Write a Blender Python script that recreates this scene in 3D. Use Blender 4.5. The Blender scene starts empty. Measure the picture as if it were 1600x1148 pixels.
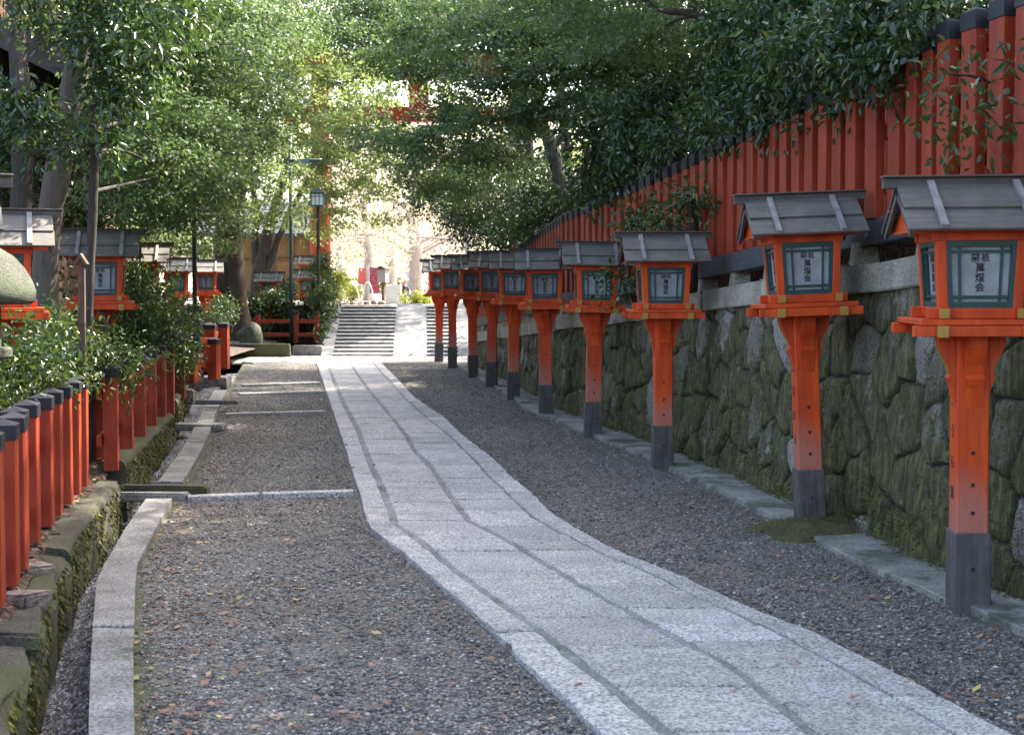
import bpy, bmesh, math, random
import numpy as np
from mathutils import Vector, Matrix

# ------------------------------------------------------------------ scene, camera, light
sc = bpy.context.scene
COL = sc.collection
R = math.radians
F, CX, CY, PITCH, EYE = 2222.0, 800.0, 533.0, R(2.165), 1.6

cam_d = bpy.data.cameras.new('camera'); cam = bpy.data.objects.new('camera', cam_d); COL.objects.link(cam)
cam.location = (0, 0, EYE); cam.rotation_euler = (R(90) - PITCH, 0, 0)
cam_d.sensor_width = 36; cam_d.lens = 36 * F / 1600; cam_d.shift_y = -(574 - CY) / 1600
cam_d.clip_start = 0.05; cam_d.clip_end = 3000
cam_d.dof.use_dof = True; cam_d.dof.focus_distance = 11.5; cam_d.dof.aperture_fstop = 7.0
sc.camera = cam

SUN_EL, SUN_AZ = R(50), R(52)          # azimuth from +Y (north) towards +X
sdir = Vector((math.sin(SUN_AZ) * math.cos(SUN_EL), math.cos(SUN_AZ) * math.cos(SUN_EL), math.sin(SUN_EL)))
w = bpy.data.worlds.new("World"); sc.world = w; w.use_nodes = True
nt = w.node_tree; nt.nodes.clear()
wo = nt.nodes.new('ShaderNodeOutputWorld'); bg = nt.nodes.new('ShaderNodeBackground'); sky = nt.nodes.new('ShaderNodeTexSky')
sky.sky_type = 'NISHITA'; sky.sun_disc = False; sky.sun_elevation = SUN_EL; sky.sun_rotation = SUN_AZ
sky.air_density = 1.0; sky.dust_density = 5.0; sky.ozone_density = 0.3
bg.inputs['Strength'].default_value = 0.15
nt.links.new(sky.outputs[0], bg.inputs[0]); nt.links.new(bg.outputs[0], wo.inputs[0])
sd = bpy.data.lights.new('sun', 'SUN'); sd.energy = 3.8; sd.angle = R(0.6); sd.color = (1.0, 0.93, 0.82)
so = bpy.data.objects.new('sun', sd); COL.objects.link(so); so.location = (20, 20, 40)
so.rotation_euler = sdir.to_track_quat('Z', 'Y').to_euler()
sc.view_settings.view_transform = 'Standard'; sc.view_settings.look = 'None'
sc.view_settings.exposure = 2.65; sc.view_settings.gamma = 1.0
sc.render.engine = 'CYCLES'
sc.cycles.max_bounces = 6; sc.cycles.diffuse_bounces = 3; sc.cycles.glossy_bounces = 2
sc.cycles.transmission_bounces = 3; sc.cycles.transparent_max_bounces = 4
sc.cycles.caustics_reflective = False; sc.cycles.caustics_refractive = False
sc.cycles.use_denoising = True

# ------------------------------------------------------------------ measuring helpers
_s, _c = math.sin(PITCH), math.cos(PITCH)
def ray(px, py):
    a = (px - CX) / F; b = (CY - py) / F
    return Vector((a, _c + b * _s, -_s + b * _c))
def P(px, py, d):                       # the point at distance Y = d seen at photo pixel
    r = ray(px, py); return Vector((r.x / r.y * d, d, EYE + r.z / r.y * d))
def G(px, py, z=0.0):                   # the point at height z seen at photo pixel
    r = ray(px, py); t = (z - EYE) / r.z
    return Vector((r.x * t, r.y * t, z))
def curve_of(pts, z=0.0):
    g = sorted([(G(x, y, z).y, G(x, y, z).x) for x, y in pts])
    ys = np.array([a for a, b in g]); xs = np.array([b for a, b in g])
    def f(y):
        y = np.asarray(y, float)
        r = np.interp(y, ys, xs)
        s0 = (xs[1] - xs[0]) / max(ys[1] - ys[0], .3); s1 = (xs[-1] - xs[-2]) / max(ys[-1] - ys[-2], .3)
        r = np.where(y < ys[0], xs[0] + s0 * (y - ys[0]), r)
        r = np.where(y > ys[-1], xs[-1] + s1 * (y - ys[-1]), r)
        return r
    return f
def lerpf(tab):
    ys = [a for a, b in tab]; xs = [b for a, b in tab]
    s0 = (xs[1] - xs[0]) / (ys[1] - ys[0]); s1 = (xs[-1] - xs[-2]) / (ys[-1] - ys[-2])
    def f(y):
        if y < ys[0]: return xs[0] + s0 * (y - ys[0])
        if y > ys[-1]: return xs[-1] + s1 * (y - ys[-1])
        return float(np.interp(y, ys, xs))
    return f

# ------------------------------------------------------------------ mesh builder
class MB:
    def __init__(s): s.v = []; s.f = []
    def add(s, vs, fs):
        o = len(s.v); s.v += [tuple(v) for v in vs]; s.f += [tuple(i + o for i in f) for f in fs]; return s
    def box(s, c, d, rz=0, M=None, top=1.0):
        x, y, z = [k / 2 for k in d]; vs = []
        for k in (-1, 1):
            t = top if k > 0 else 1
            for i, j in ((-1, -1), (1, -1), (1, 1), (-1, 1)):
                v = Vector((i * x * t, j * y * t, k * z))
                if rz: v = Matrix.Rotation(rz, 3, 'Z') @ v
                if M: v = M @ v
                vs.append(v + Vector(c))
        return s.add(vs, [(3, 2, 1, 0), (4, 5, 6, 7), (0, 1, 5, 4), (1, 2, 6, 5), (2, 3, 7, 6), (3, 0, 4, 7)])
    def hexa(s, lo, hi):                # two quads (4 points each), lower then upper, both counter-clockwise
        return s.add(list(lo) + list(hi), [(3, 2, 1, 0), (4, 5, 6, 7), (0, 1, 5, 4), (1, 2, 6, 5), (2, 3, 7, 6), (3, 0, 4, 7)])
    def prism(s, poly, y0, y1):         # polygon in x,z extruded along y
        n = len(poly)
        vs = [(x, y0, z) for x, z in poly] + [(x, y1, z) for x, z in poly]
        fs = [tuple(range(n)), tuple(range(2 * n - 1, n - 1, -1))] + [(i, i + n, (i + 1) % n + n, (i + 1) % n) for i in range(n)]
        return s.add(vs, fs)
    def beam(s, a, b, w, h, up=Vector((0, 0, 1))):
        a = Vector(a); b = Vector(b); d = (b - a).normalized()
        sx = d.cross(up).normalized() * (w / 2); u = sx.cross(d).normalized() * (h / 2)
        return s.hexa([a - sx - u, a + sx - u, b + sx - u, b - sx - u], [a - sx + u, a + sx + u, b + sx + u, b - sx + u])
    def tube(s, pts, rad, n=8, cap=True):
        pts = [Vector(p) for p in pts]; rings = []; ref = Vector((.3, 1, .1)).normalized()
        for i, p in enumerate(pts):
            d = (pts[min(i + 1, len(pts) - 1)] - pts[max(i - 1, 0)])
            if d.length < 1e-6: d = Vector((0, 0, 1))
            d.normalize()
            a = d.cross(ref)
            if a.length < .1: a = d.cross(Vector((1, 0, 0)))
            a.normalize(); b = d.cross(a); r = rad[i] if hasattr(rad, '__len__') else rad
            rings.append([p + (a * math.cos(t) + b * math.sin(t)) * r for t in [2 * math.pi * k / n for k in range(n)]])
        vs = [v for r in rings for v in r]; fs = []
        for i in range(len(pts) - 1):
            for k in range(n): fs.append((i * n + k, i * n + (k + 1) % n, (i + 1) * n + (k + 1) % n, (i + 1) * n + k))
        if cap: fs += [tuple(range(n - 1, -1, -1)), tuple(range((len(pts) - 1) * n, len(pts) * n))]
        return s.add(vs, fs)
    def lathe(s, prof, n=20, c=(0, 0, 0), sq=None):
        rings = []
        for r, z in prof:
            rings.append([(c[0] + r * math.cos(2 * math.pi * k / n + (math.pi / n if n <= 6 else 0)),
                           c[1] + r * math.sin(2 * math.pi * k / n + (math.pi / n if n <= 6 else 0)), c[2] + z) for k in range(n)])
        vs = [v for r in rings for v in r]; fs = []
        for i in range(len(prof) - 1):
            for k in range(n): fs.append((i * n + k, i * n + (k + 1) % n, (i + 1) * n + (k + 1) % n, (i + 1) * n + k))
        fs += [tuple(range(n - 1, -1, -1)), tuple(range((len(prof) - 1) * n, len(prof) * n))]
        return s.add(vs, fs)
    def build(s, name, mat, parent=None, bev=0, seg=1, smooth=False, jit=0):
        me = bpy.data.meshes.new(name); me.from_pydata(s.v, [], s.f)
        if bev or jit:
            bm = bmesh.new(); bm.from_mesh(me)
            if bev:
                es = [e for e in bm.edges if len(e.link_faces) == 2 and e.calc_face_angle(0) > .5]
                bmesh.ops.bevel(bm, geom=es, offset=bev, segments=seg, affect='EDGES', clamp_overlap=True)
            bmesh.ops.recalc_face_normals(bm, faces=bm.faces)
            bm.to_mesh(me); bm.free()
        if smooth: me.polygons.foreach_set('use_smooth', [True] * len(me.polygons))
        me.materials.append(mat); me.update()
        o = bpy.data.objects.new(name, me); COL.objects.link(o)
        if parent: o.parent = parent
        return o

def np_mesh(name, V, Fc, mat, parent=None, smooth=False, attrs=None):
    """V (n,3), Fc (m,k) all faces with k corners"""
    me = bpy.data.meshes.new(name); V = np.ascontiguousarray(V, dtype=np.float32); Fc = np.ascontiguousarray(Fc, dtype=np.int32)
    m, k = Fc.shape
    me.vertices.add(len(V)); me.vertices.foreach_set('co', V.ravel())
    me.loops.add(m * k); me.loops.foreach_set('vertex_index', Fc.ravel())
    me.polygons.add(m); me.polygons.foreach_set('loop_start', np.arange(0, m * k, k, dtype=np.int32))
    if smooth: me.polygons.foreach_set('use_smooth', np.ones(m, dtype=bool))
    me.update(calc_edges=True)
    for an, arr in (attrs or {}).items():
        at = me.attributes.new(an, 'FLOAT', 'POINT'); at.data.foreach_set('value', np.ascontiguousarray(arr, dtype=np.float32))
    me.materials.append(mat)
    o = bpy.data.objects.new(name, me); COL.objects.link(o)
    if parent: o.parent = parent
    return o

def tag(o, label=None, cat=None, group=None, kind=None):
    if label: o['label'] = label
    if cat: o['category'] = cat
    if group: o['group'] = group
    if kind: o['kind'] = kind
    return o
def thing(name, loc, rz=0, label=None, cat=None, group=None):
    o = bpy.data.objects.new(name, None); COL.objects.link(o); o.location = loc; o.rotation_euler.z = rz
    o.empty_display_size = .2
    return tag(o, label, cat, group)
def copy_tree(o, parent=None, kids=None):
    c = o.copy(); COL.objects.link(c); c.parent = parent
    for ch in KIDS.get(o.name, []):
        KIDS.setdefault(c.name, []).append(copy_tree(ch, c))
    return c
KIDS = {}
def reg_tree():
    KIDS.clear()
    for o in sc.objects:
        if o.parent: KIDS.setdefault(o.parent.name, []).append(o)

# ------------------------------------------------------------------ materials
def mat(name):
    m = bpy.data.materials.new(name); m.use_nodes = True; n = m.node_tree.nodes; l = m.node_tree.links
    return m, n, l, n['Principled BSDF']
def N(n, t, **k):
    q = n.new(t)
    for a, b in k.items():
        if a in q.inputs.keys(): q.inputs[a].default_value = b
        else: setattr(q, a, b)
    return q
def ramp(n, stops, interp='LINEAR'):
    q = n.new('ShaderNodeValToRGB'); cr = q.color_ramp; cr.interpolation = interp
    while len(cr.elements) < len(stops): cr.elements.new(.5)
    for e, (p, c) in zip(cr.elements, stops):
        e.position = p; e.color = (c[0], c[1], c[2], 1) if hasattr(c, '__len__') else (c, c, c, 1)
    return q
def mixc(n, l, fac, a, b, mode='MIX'):
    q = n.new('ShaderNodeMix'); q.data_type = 'RGBA'; q.blend_type = mode; q.clamp_factor = True
    for s, v in ((0, fac), (6, a), (7, b)):
        if hasattr(v, 'links') or hasattr(v, 'is_linked'): l.new(v, q.inputs[s])
        else: q.inputs[s].default_value = v if s == 0 else (v[0], v[1], v[2], 1)
    return q.outputs[2]
def coords(n, l, obj=True, scale=None):
    t = n.new('ShaderNodeTexCoord'); o = t.outputs['Object' if obj else 'Generated']
    if scale:
        m = n.new('ShaderNodeMapping'); m.inputs['Scale'].default_value = scale; l.new(o, m.inputs[0]); o = m.outputs[0]
    return o
def noise(n, l, vec, scale, detail=6, rough=.6, dist=0):
    q = N(n, 'ShaderNodeTexNoise', Scale=scale, Detail=detail, Roughness=rough, Distortion=dist); l.new(vec, q.inputs['Vector']); return q.outputs['Fac']
def voro(n, l, vec, scale, feature='F1', out='Distance'):
    q = n.new('ShaderNodeTexVoronoi'); q.feature = feature; q.inputs['Scale'].default_value = scale; l.new(vec, q.inputs['Vector']); return q.outputs[out]
def bump(n, l, h, strength=.3, dist=.02, prev=None):
    q = N(n, 'ShaderNodeBump', Strength=strength, Distance=dist); l.new(h, q.inputs['Height'])
    if prev: l.new(prev, q.inputs['Normal'])
    return q.outputs[0]
def mth(n, l, op, a, b=None, clamp=False):
    q = n.new('ShaderNodeMath'); q.operation = op; q.use_clamp = clamp
    for i, v in enumerate((a, b)):
        if v is None: continue
        if hasattr(v, 'is_linked'): l.new(v, q.inputs[i])
        else: q.inputs[i].default_value = v
    return q.outputs[0]
def islandcol(n, l, stops):
    g = n.new('ShaderNodeNewGeometry'); r = ramp(n, stops); l.new(g.outputs['Random Per Island'], r.inputs[0]); return r.outputs[0]

def m_paint(name, col, wear=.35, rough=.45, faded=(.38, .17, .13), lowwear=False):
    m, n, l, b = mat(name)
    c = coords(n, l); cz = coords(n, l, True, (1, 1, .12))
    oi = n.new('ShaderNodeObjectInfo')
    ad = n.new('ShaderNodeVectorMath'); ad.operation = 'ADD'; l.new(cz, ad.inputs[0])
    sc_ = n.new('ShaderNodeVectorMath'); sc_.operation = 'SCALE'; sc_.inputs[3].default_value = 37; l.new(oi.outputs['Random'], sc_.inputs[0])
    l.new(sc_.outputs[0], ad.inputs[1]); cz = ad.outputs[0]
    n1 = noise(n, l, cz, 9, 5, .65); n2 = noise(n, l, cz, 60, 4, .7)
    f = ramp(n, [(.38, 0), (.64, 1)]); l.new(n1, f.inputs[0])
    c1 = mixc(n, l, f.outputs[0], (col[0] * 1.12, col[1] * 1.25, col[2] * 1.2), (col[0] * .7, col[1] * .62, col[2] * .8))
    k = mth(n, l, 'MULTIPLY', oi.outputs['Random'], .24)
    c1 = mixc(n, l, k, c1, (col[0] * .72, col[1] * .7, col[2]))
    if lowwear:                          # sun-bleached, scuffed paint on the lower post
        sx = n.new('ShaderNodeSeparateXYZ'); l.new(c, sx.inputs[0])
        g = n.new('ShaderNodeMapRange'); g.inputs[1].default_value = .95; g.inputs[2].default_value = .38; g.inputs[3].default_value = -.25; g.inputs[4].default_value = .75
        l.new(sx.outputs[2], g.inputs[0])
        s_ = mth(n, l, 'ADD', g.outputs[0], n1); r_ = ramp(n, [(.62, 0), (1.15, 1)]); l.new(s_, r_.inputs[0])
        c1 = mixc(n, l, mth(n, l, 'MULTIPLY', r_.outputs[0], .7), c1, faded)
    f2 = ramp(n, [(.60, 0), (.68, 1)]); l.new(n2, f2.inputs[0])
    c1 = mixc(n, l, mth(n, l, 'MULTIPLY', f2.outputs[0], wear), c1, (.16, .06, .035))
    b.inputs['Specular IOR Level'].default_value = .28
    l.new(c1, b.inputs['Base Color']); b.inputs['Roughness'].default_value = rough
    l.new(bump(n, l, mth(n, l, 'ADD', n2, mth(n, l, 'MULTIPLY', n1, .6)), .4, .005), b.inputs['Normal'])
    return m

def m_stone(name, stops, scale=60, speck=.5, bumpd=.006, moss=0, mosscol=(.035, .05, .012), island=False, rough=.85, big=3, stain=.22):
    m, n, l, b = mat(name); c = coords(n, l)
    n0 = noise(n, l, c, big, 5, .6); n1 = noise(n, l, c, scale, 6, .75); v = voro(n, l, c, scale * 1.6)
    if island: base = islandcol(n, l, stops)
    else:
        r = ramp(n, stops); l.new(n0, r.inputs[0]); base = r.outputs[0]
    sp = ramp(n, [(.41, 1 - speck), (.5, 1), (.6, 1 + speck * .7)]); l.new(n1, sp.inputs[0])
    base = mixc(n, l, 1.0, base, sp.outputs[0], 'MULTIPLY')
    bl = ramp(n, [(.3, .78), (.65, 1.1)]); l.new(n0, bl.inputs[0])
    base = mixc(n, l, 1.0, base, bl.outputs[0], 'MULTIPLY')
    n9 = noise(n, l, c, 5.5, 8, .75); r9 = ramp(n, [(.5, 0), (.68, 1)]); l.new(n9, r9.inputs[0]); base = mixc(n, l, mth(n, l, 'MULTIPLY', r9.outputs[0], stain), base, (.16, .14, .11))
    if moss:
        mm = noise(n, l, c, 2.2, 8, .72); mr = ramp(n, [(.62 - moss * .3, 0), (.72 - moss * .3, 1)]); l.new(mm, mr.inputs[0])
        mf = mth(n, l, 'MULTIPLY', mr.outputs[0], .85)
        base = mixc(n, l, mf, base, mosscol)
    l.new(base, b.inputs['Base Color']); b.inputs['Roughness'].default_value = rough
    h = mth(n, l, 'ADD', n1, mth(n, l, 'MULTIPLY', v, .5)); nm = noise(n, l, c, scale * .22, 6, .8); h = mth(n, l, 'ADD', h, mth(n, l, 'MULTIPLY', nm, 1.6))
    l.new(bump(n, l, h, .9, bumpd * 1.6), b.inputs['Normal'])
    return m

def m_leaf(name, stops, trans, tfac=.35, rough=.38, spec=.5):
    m, n, l, b = mat(name)
    c = islandcol(n, l, stops); l.new(c, b.inputs['Base Color']); b.inputs['Roughness'].default_value = rough
    b.inputs['Specular IOR Level'].default_value = spec
    t = n.new('ShaderNodeBsdfTranslucent'); ct = mixc(n, l, .6, c, trans); l.new(ct, t.inputs[0])
    mx = n.new('ShaderNodeMixShader'); mx.inputs[0].default_value = tfac
    l.new(b.outputs[0], mx.inputs[1]); l.new(t.outputs[0], mx.inputs[2])
    l.new(mx.outputs[0], n['Material Output'].inputs[0]); return m

def m_bark(name, a, b_, moss=.3):
    m, n, l, b = mat(name); c = coords(n, l, True, (1, 1, .25)); c2 = coords(n, l)
    n1 = noise(n, l, c, 14, 8, .7, .4); n2 = noise(n, l, c2, 2.5, 5, .6)
    r = ramp(n, [(.3, a), (.7, b_)]); l.new(n1, r.inputs[0])
    mr = ramp(n, [(.5, 0), (.62, 1)]); l.new(n2, mr.inputs[0])
    col = mixc(n, l, mth(n, l, 'MULTIPLY', mr.outputs[0], moss), r.outputs[0], (.07, .08, .04))
    l.new(col, b.inputs['Base Color']); b.inputs['Roughness'].default_value = .9
    l.new(bump(n, l, n1, .8, .03), b.inputs['Normal']); return m

def m_plain(name, col, rough=.6, metal=0, nz=.15, scale=20):
    m, n, l, b = mat(name); c = coords(n, l); q = noise(n, l, c, scale, 5, .65)
    r = ramp(n, [(.3, tuple(k * (1 - nz) for k in col)), (.7, tuple(min(1, k * (1 + nz)) for k in col))]); l.new(q, r.inputs[0])
    l.new(r.outputs[0], b.inputs['Base Color']); b.inputs['Roughness'].default_value = rough; b.inputs['Metallic'].default_value = metal
    l.new(bump(n, l, q, .2, .004), b.inputs['Normal']); return m

def m_paper():
    m, n, l, b = mat('lantern_paper'); c = coords(n, l); oi = n.new('ShaderNodeObjectInfo')
    r = ramp(n, [(0, (.22, .225, .23)), (.5, (.31, .315, .335)), (1, (.37, .36, .36))]); l.new(oi.outputs['Random'], r.inputs[0])
    q = noise(n, l, c, 7, 6, .7); st = ramp(n, [(.35, .75), (.6, 1.06)]); l.new(q, st.inputs[0])
    l.new(mixc(n, l, 1., r.outputs[0], st.outputs[0], 'MULTIPLY'), b.inputs['Base Color']); b.inputs['Roughness'].default_value = .8; return m
def m_wood(name, a, b_, moss=0, rough=.8, axis=(.06, 1, 1)):
    m, n, l, b = mat(name); c = coords(n, l, True, axis); c2 = coords(n, l)
    oi = n.new('ShaderNodeObjectInfo')
    ad = n.new('ShaderNodeVectorMath'); ad.operation = 'ADD'; l.new(c, ad.inputs[0])
    sc_ = n.new('ShaderNodeVectorMath'); sc_.operation = 'SCALE'; sc_.inputs[3].default_value = 21; l.new(oi.outputs['Random'], sc_.inputs[0])
    l.new(sc_.outputs[0], ad.inputs[1])
    n1 = noise(n, l, ad.outputs[0], 45, 6, .7, .3); n2 = noise(n, l, c2, 9, 6, .7)
    r = ramp(n, [(.32, a), (.68, b_)]); l.new(n1, r.inputs[0]); col = r.outputs[0]
    st = ramp(n, [(.35, .6), (.6, 1.15)]); l.new(n2, st.inputs[0]); col = mixc(n, l, 1., col, st.outputs[0], 'MULTIPLY')
    tint = mth(n, l, 'MULTIPLY', oi.outputs['Random'], .5); col = mixc(n, l, tint, col, tuple(k * .75 for k in b_))
    if moss:
        ad2 = n.new('ShaderNodeVectorMath'); ad2.operation = 'ADD'; l.new(c2, ad2.inputs[0]); l.new(sc_.outputs[0], ad2.inputs[1])
        mm = noise(n, l, ad2.outputs[0], 11, 6, .75); mr = ramp(n, [(.48, 0), (.62, 1)]); l.new(mm, mr.inputs[0])
        col = mixc(n, l, mth(n, l, 'MULTIPLY', mr.outputs[0], moss), col, (.1, .115, .055))
    l.new(col, b.inputs['Base Color']); b.inputs['Roughness'].default_value = rough
    l.new(bump(n, l, n1, .4, .004), b.inputs['Normal']); return m

M = {}
M['red'] = m_paint('vermilion_paint', (.60, .066, .009), .6, lowwear=True)
M['redf'] = m_paint('vermilion_fence_paint', (.31, .042, .014), .55, .55)
M['black'] = m_paint('black_post_paint', (.022, .022, .026), .3, .5)
M['foot'] = m_wood('charred_post_foot', (.032, .029, .029), (.125, .108, .10), 0, .75, (1, 1, .06))
M['ochre'] = m_plain('ochre_end_paint', (.36, .19, .025), .5)
M['green'] = m_plain('dark_green_paint', (.010, .055, .050), .45)
M['paper'] = m_paper()
M['ink'] = m_plain('ink', (.012, .012, .016), .7)
M['plaster'] = m_plain('off_white_board', (.50, .46, .44), .8)
M['roofw'] = m_wood('weathered_roof_board', (.06, .052, .046), (.165, .148, .132), .5)
M['ridge'] = m_wood('dark_ridge_board', (.05, .042, .038), (.12, .10, .092), .1)
M['batten'] = m_wood('grey_batten', (.13, .12, .115), (.29, .27, .26), .1, .8, (1, .06, .06))
M['woodbeam'] = m_wood('dark_fence_beam', (.028, .030, .036), (.075, .078, .088), .12, .7, (1, .06, 1))
M['granite'] = m_stone('pale_granite', [(.0, (.56, .535, .495)), (.3, (.63, .605, .56)), (.7, (.68, .65, .605)), (1, (.76, .725, .675))], 62, .6, .022, 0, island=True)
M['kerb'] = m_stone('kerb_granite', [(.3, (.20, .195, .18)), (.7, (.33, .325, .30))], 70, .6, .010, .16, (.06, .07, .03))
M['coping'] = m_stone('coping_granite', [(.3, (.29, .27, .205)), (.7, (.44, .415, .33))], 85, .6, .006, .15, (.10, .11, .06))
M['flat'] = m_stone('flat_edge_stone', [(.3, (.17, .168, .14)), (.7, (.29, .285, .25))], 40, .3, .006, .38, (.06, .065, .035))
M['concrete'] = m_stone('old_concrete', [(.3, (.05, .046, .035)), (.7, (.12, .11, .085))], 55, .5, .014, .55, (.07, .08, .018))
M['mortar'] = m_stone('joint_mortar', [(.3, (.15, .155, .15)), (.7, (.25, .25, .24))], 50, .45, .005, .2, (.05, .065, .015))
M['rock'] = m_stone('garden_rock', [(.3, (.16, .13, .11)), (.7, (.36, .30, .26))], 12, .4, .03, .2)
M['lstone'] = m_stone('lichen_stone', [(.3, (.04, .043, .03)), (.7, (.11, .11, .08))], 90, .5, .006, .4, (.09, .11, .06))
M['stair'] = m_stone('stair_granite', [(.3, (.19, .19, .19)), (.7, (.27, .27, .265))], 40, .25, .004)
M['riser'] = m_stone('shaded_riser_stone', [(.3, (.03, .026, .026)), (.7, (.06, .052, .05))], 40, .3, .004)  # shade on the riser faces is put into this near-black colour
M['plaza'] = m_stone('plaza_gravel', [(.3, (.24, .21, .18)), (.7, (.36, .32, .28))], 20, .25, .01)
M['bark_grey'] = m_bark('grey_bark', (.045, .037, .03), (.135, .112, .09), .35)
M['bark_dark'] = m_bark('dark_bark', (.020, .015, .012), (.065, .05, .04), .15)
M['bark_brown'] = m_bark('brown_bark', (.022, .015, .011), (.075, .05, .036), .25)
M['bark_pale'] = m_bark('pale_bark', (.30, .27, .25), (.62, .57, .54), 0)
M['moss'] = m_stone('moss', [(.3, (.05, .05, .012)), (.7, (.14, .13, .035))], 90, .6, .015)
M['camellia'] = m_leaf('camellia_leaf', [(0, (.012, .034, .014)), (.55, (.028, .062, .024)), (.92, (.055, .10, .028)), (1, (.16, .19, .03))], (.14, .25, .03), .18, .30, .55)
M['camellia2'] = m_leaf('shrub_leaf', [(0, (.016, .04, .014)), (.55, (.038, .078, .026)), (.9, (.08, .13, .03)), (1, (.25, .24, .04))], (.18, .28, .03), .2, .34, .5)
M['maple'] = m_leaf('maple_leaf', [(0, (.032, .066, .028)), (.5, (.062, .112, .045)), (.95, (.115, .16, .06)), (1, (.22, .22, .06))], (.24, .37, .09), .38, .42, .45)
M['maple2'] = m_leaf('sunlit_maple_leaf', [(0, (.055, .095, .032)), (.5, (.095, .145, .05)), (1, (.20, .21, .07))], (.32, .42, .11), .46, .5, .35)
M['evergreen'] = m_leaf('evergreen_leaf', [(0, (.010, .028, .010)), (.6, (.028, .058, .02)), (1, (.07, .11, .025))], (.12, .22, .03), .22, .36, .5)
M['cherry'] = m_leaf('pale_cherry_leaf', [(0, (.5, .42, .3)), (.4, (.68, .62, .45)), (.75, (.78, .74, .68)), (1, (.5, .52, .2))], (.75, .7, .45), .45, .6, .3)
M['hedge'] = m_leaf('yellow_green_leaf', [(0, (.09, .13, .02)), (.6, (.2, .24, .03)), (1, (.34, .34, .06))], (.4, .45, .05), .35, .5, .4)
M['tile'] = m_plain('dark_roof_tile', (.035, .036, .042), .5, 0, .3)
M['brownwood'] = m_wood('brown_timber', (.07, .035, .02), (.17, .09, .05), 0, .7, (1, 1, .06))
M['ochrewall'] = m_plain('ochre_wall', (.22, .14, .06), .85, 0, .25, 2)
M['polegreen'] = m_plain('green_pole_paint', (.020, .055, .055), .4, .2)
M['polegrey'] = m_plain('grey_pole_paint', (.10, .16, .18), .45, .2)
M['glass'] = m_plain('milk_glass', (.75, .78, .80), .3, 0, .03)
M['stake'] = m_wood('weathered_stake', (.06, .04, .03), (.15, .11, .085), .1, .85, (1, 1, .06))
# ------------------------------------------------------------------ ground, path, gutter
rng = np.random.default_rng(7); random.seed(5)
def vnoise(x, y, s=1.0, seed=0, oct=3):
    """cheap value noise"""
    r = np.zeros_like(x, dtype=float); amp = 1.0; tot = 0
    for o in range(oct):
        X = x * s * 2 ** o + 31.7 * o + seed * 7.13; Y = y * s * 2 ** o + 12.9 * o + seed * 3.7
        xi = np.floor(X); yi = np.floor(Y); fx = X - xi; fy = Y - yi; fx = fx * fx * (3 - 2 * fx); fy = fy * fy * (3 - 2 * fy)
        def h(a, b): v = np.sin(a * 127.1 + b * 311.7 + seed * 17.3) * 43758.5453; return v - np.floor(v)
        r += amp * ((h(xi, yi) * (1 - fx) + h(xi + 1, yi) * fx) * (1 - fy) + (h(xi, yi + 1) * (1 - fx) + h(xi + 1, yi + 1) * fx) * fy)
        tot += amp; amp *= .5
    return r / tot

wall_pts = [(1600, 947), (1487, 900), (1425, 877), (1360, 840), (1292, 817), (1200, 775), (1113.5, 735.5), (1051, 709), (938.5, 667.6), (863, 639), (810, 606), (745, 575)]
wallX = curve_of(wall_pts)
kerbR = lerpf([(4.4, -1.18), (5.84, -1.57), (7.9, -2.10), (8.9, -2.26), (10.1, -2.46), (11.8, -2.70), (14.5, -3.12), (17.3, -3.62), (20.8, -4.2), (23.5, -4.62), (26, -5.0)])
kerbL = lerpf([(4.4, -1.33), (5.84, -1.75), (7.55, -2.22), (8.9, -2.46), (9.9, -2.62), (11.6, -2.87), (14.5, -3.31), (17.3, -3.80), (20.8, -4.39), (26, -5.2)])
bankR = lerpf([(4.4, -1.66), (5.84, -2.00), (7.2, -2.34), (7.8, -2.46), (8.6, -2.65), (10.9, -3.0), (13, -3.31), (15.4, -3.66), (17, -3.98), (21, -4.68), (26, -5.5)])

L_out = curve_of([(495, 568), (512, 619), (525, 660), (541, 707), (550, 740), (562, 772), (569, 805), (577, 827), (600, 846), (625, 864), (685, 914), (740, 962), (770, 989), (800, 1019), (840, 1057)])
L_j = curve_of([(511.6, 569.6), (522.8, 599.6), (535.9, 631), (546, 649), (559.4, 675.4), (569.8, 704), (583, 738), (598.6, 769.5), (609, 798), (618, 823), (662, 855), (717, 900), (800, 961), (842, 990), (882, 1022), (925, 1057)])
C_j = curve_of([(546, 567), (562, 591.8), (577.7, 612.7), (593.3, 631), (616.9, 659.7), (635, 683), (648, 706.8), (674, 733), (692.6, 761.6), (710.9, 787.8), (731.8, 816.5), (758, 829.6), (800, 854), (870, 895), (907.5, 920), (955, 945), (995, 967.5), (1030, 987.5), (1075, 1012), (1125, 1037), (1155, 1057)])
R_j = curve_of([(580, 565.7), (606.4, 594.4), (635, 625.8), (661, 649), (687, 670), (713.5, 693.7), (739.6, 719.8), (765.8, 748.6), (796, 777), (834, 814), (868, 832), (905, 852), (950, 874), (1010, 897.5), (1050, 919), (1087, 937.5), (1125, 952.5), (1150, 964), (1200, 987.5), (1262, 1020), (1307, 1045)])
R_out = curve_of([(593, 565.7), (616.9, 589), (648, 623), (695, 654.5), (726.6, 685.9), (771, 719.8), (799.7, 748), (834, 777), (862.7, 806), (896.7, 828), (925, 845), (975, 870), (1045, 896), (1112, 927), (1162, 950), (1200, 966), (1262, 989), (1325, 1022), (1375, 1046)])

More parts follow.
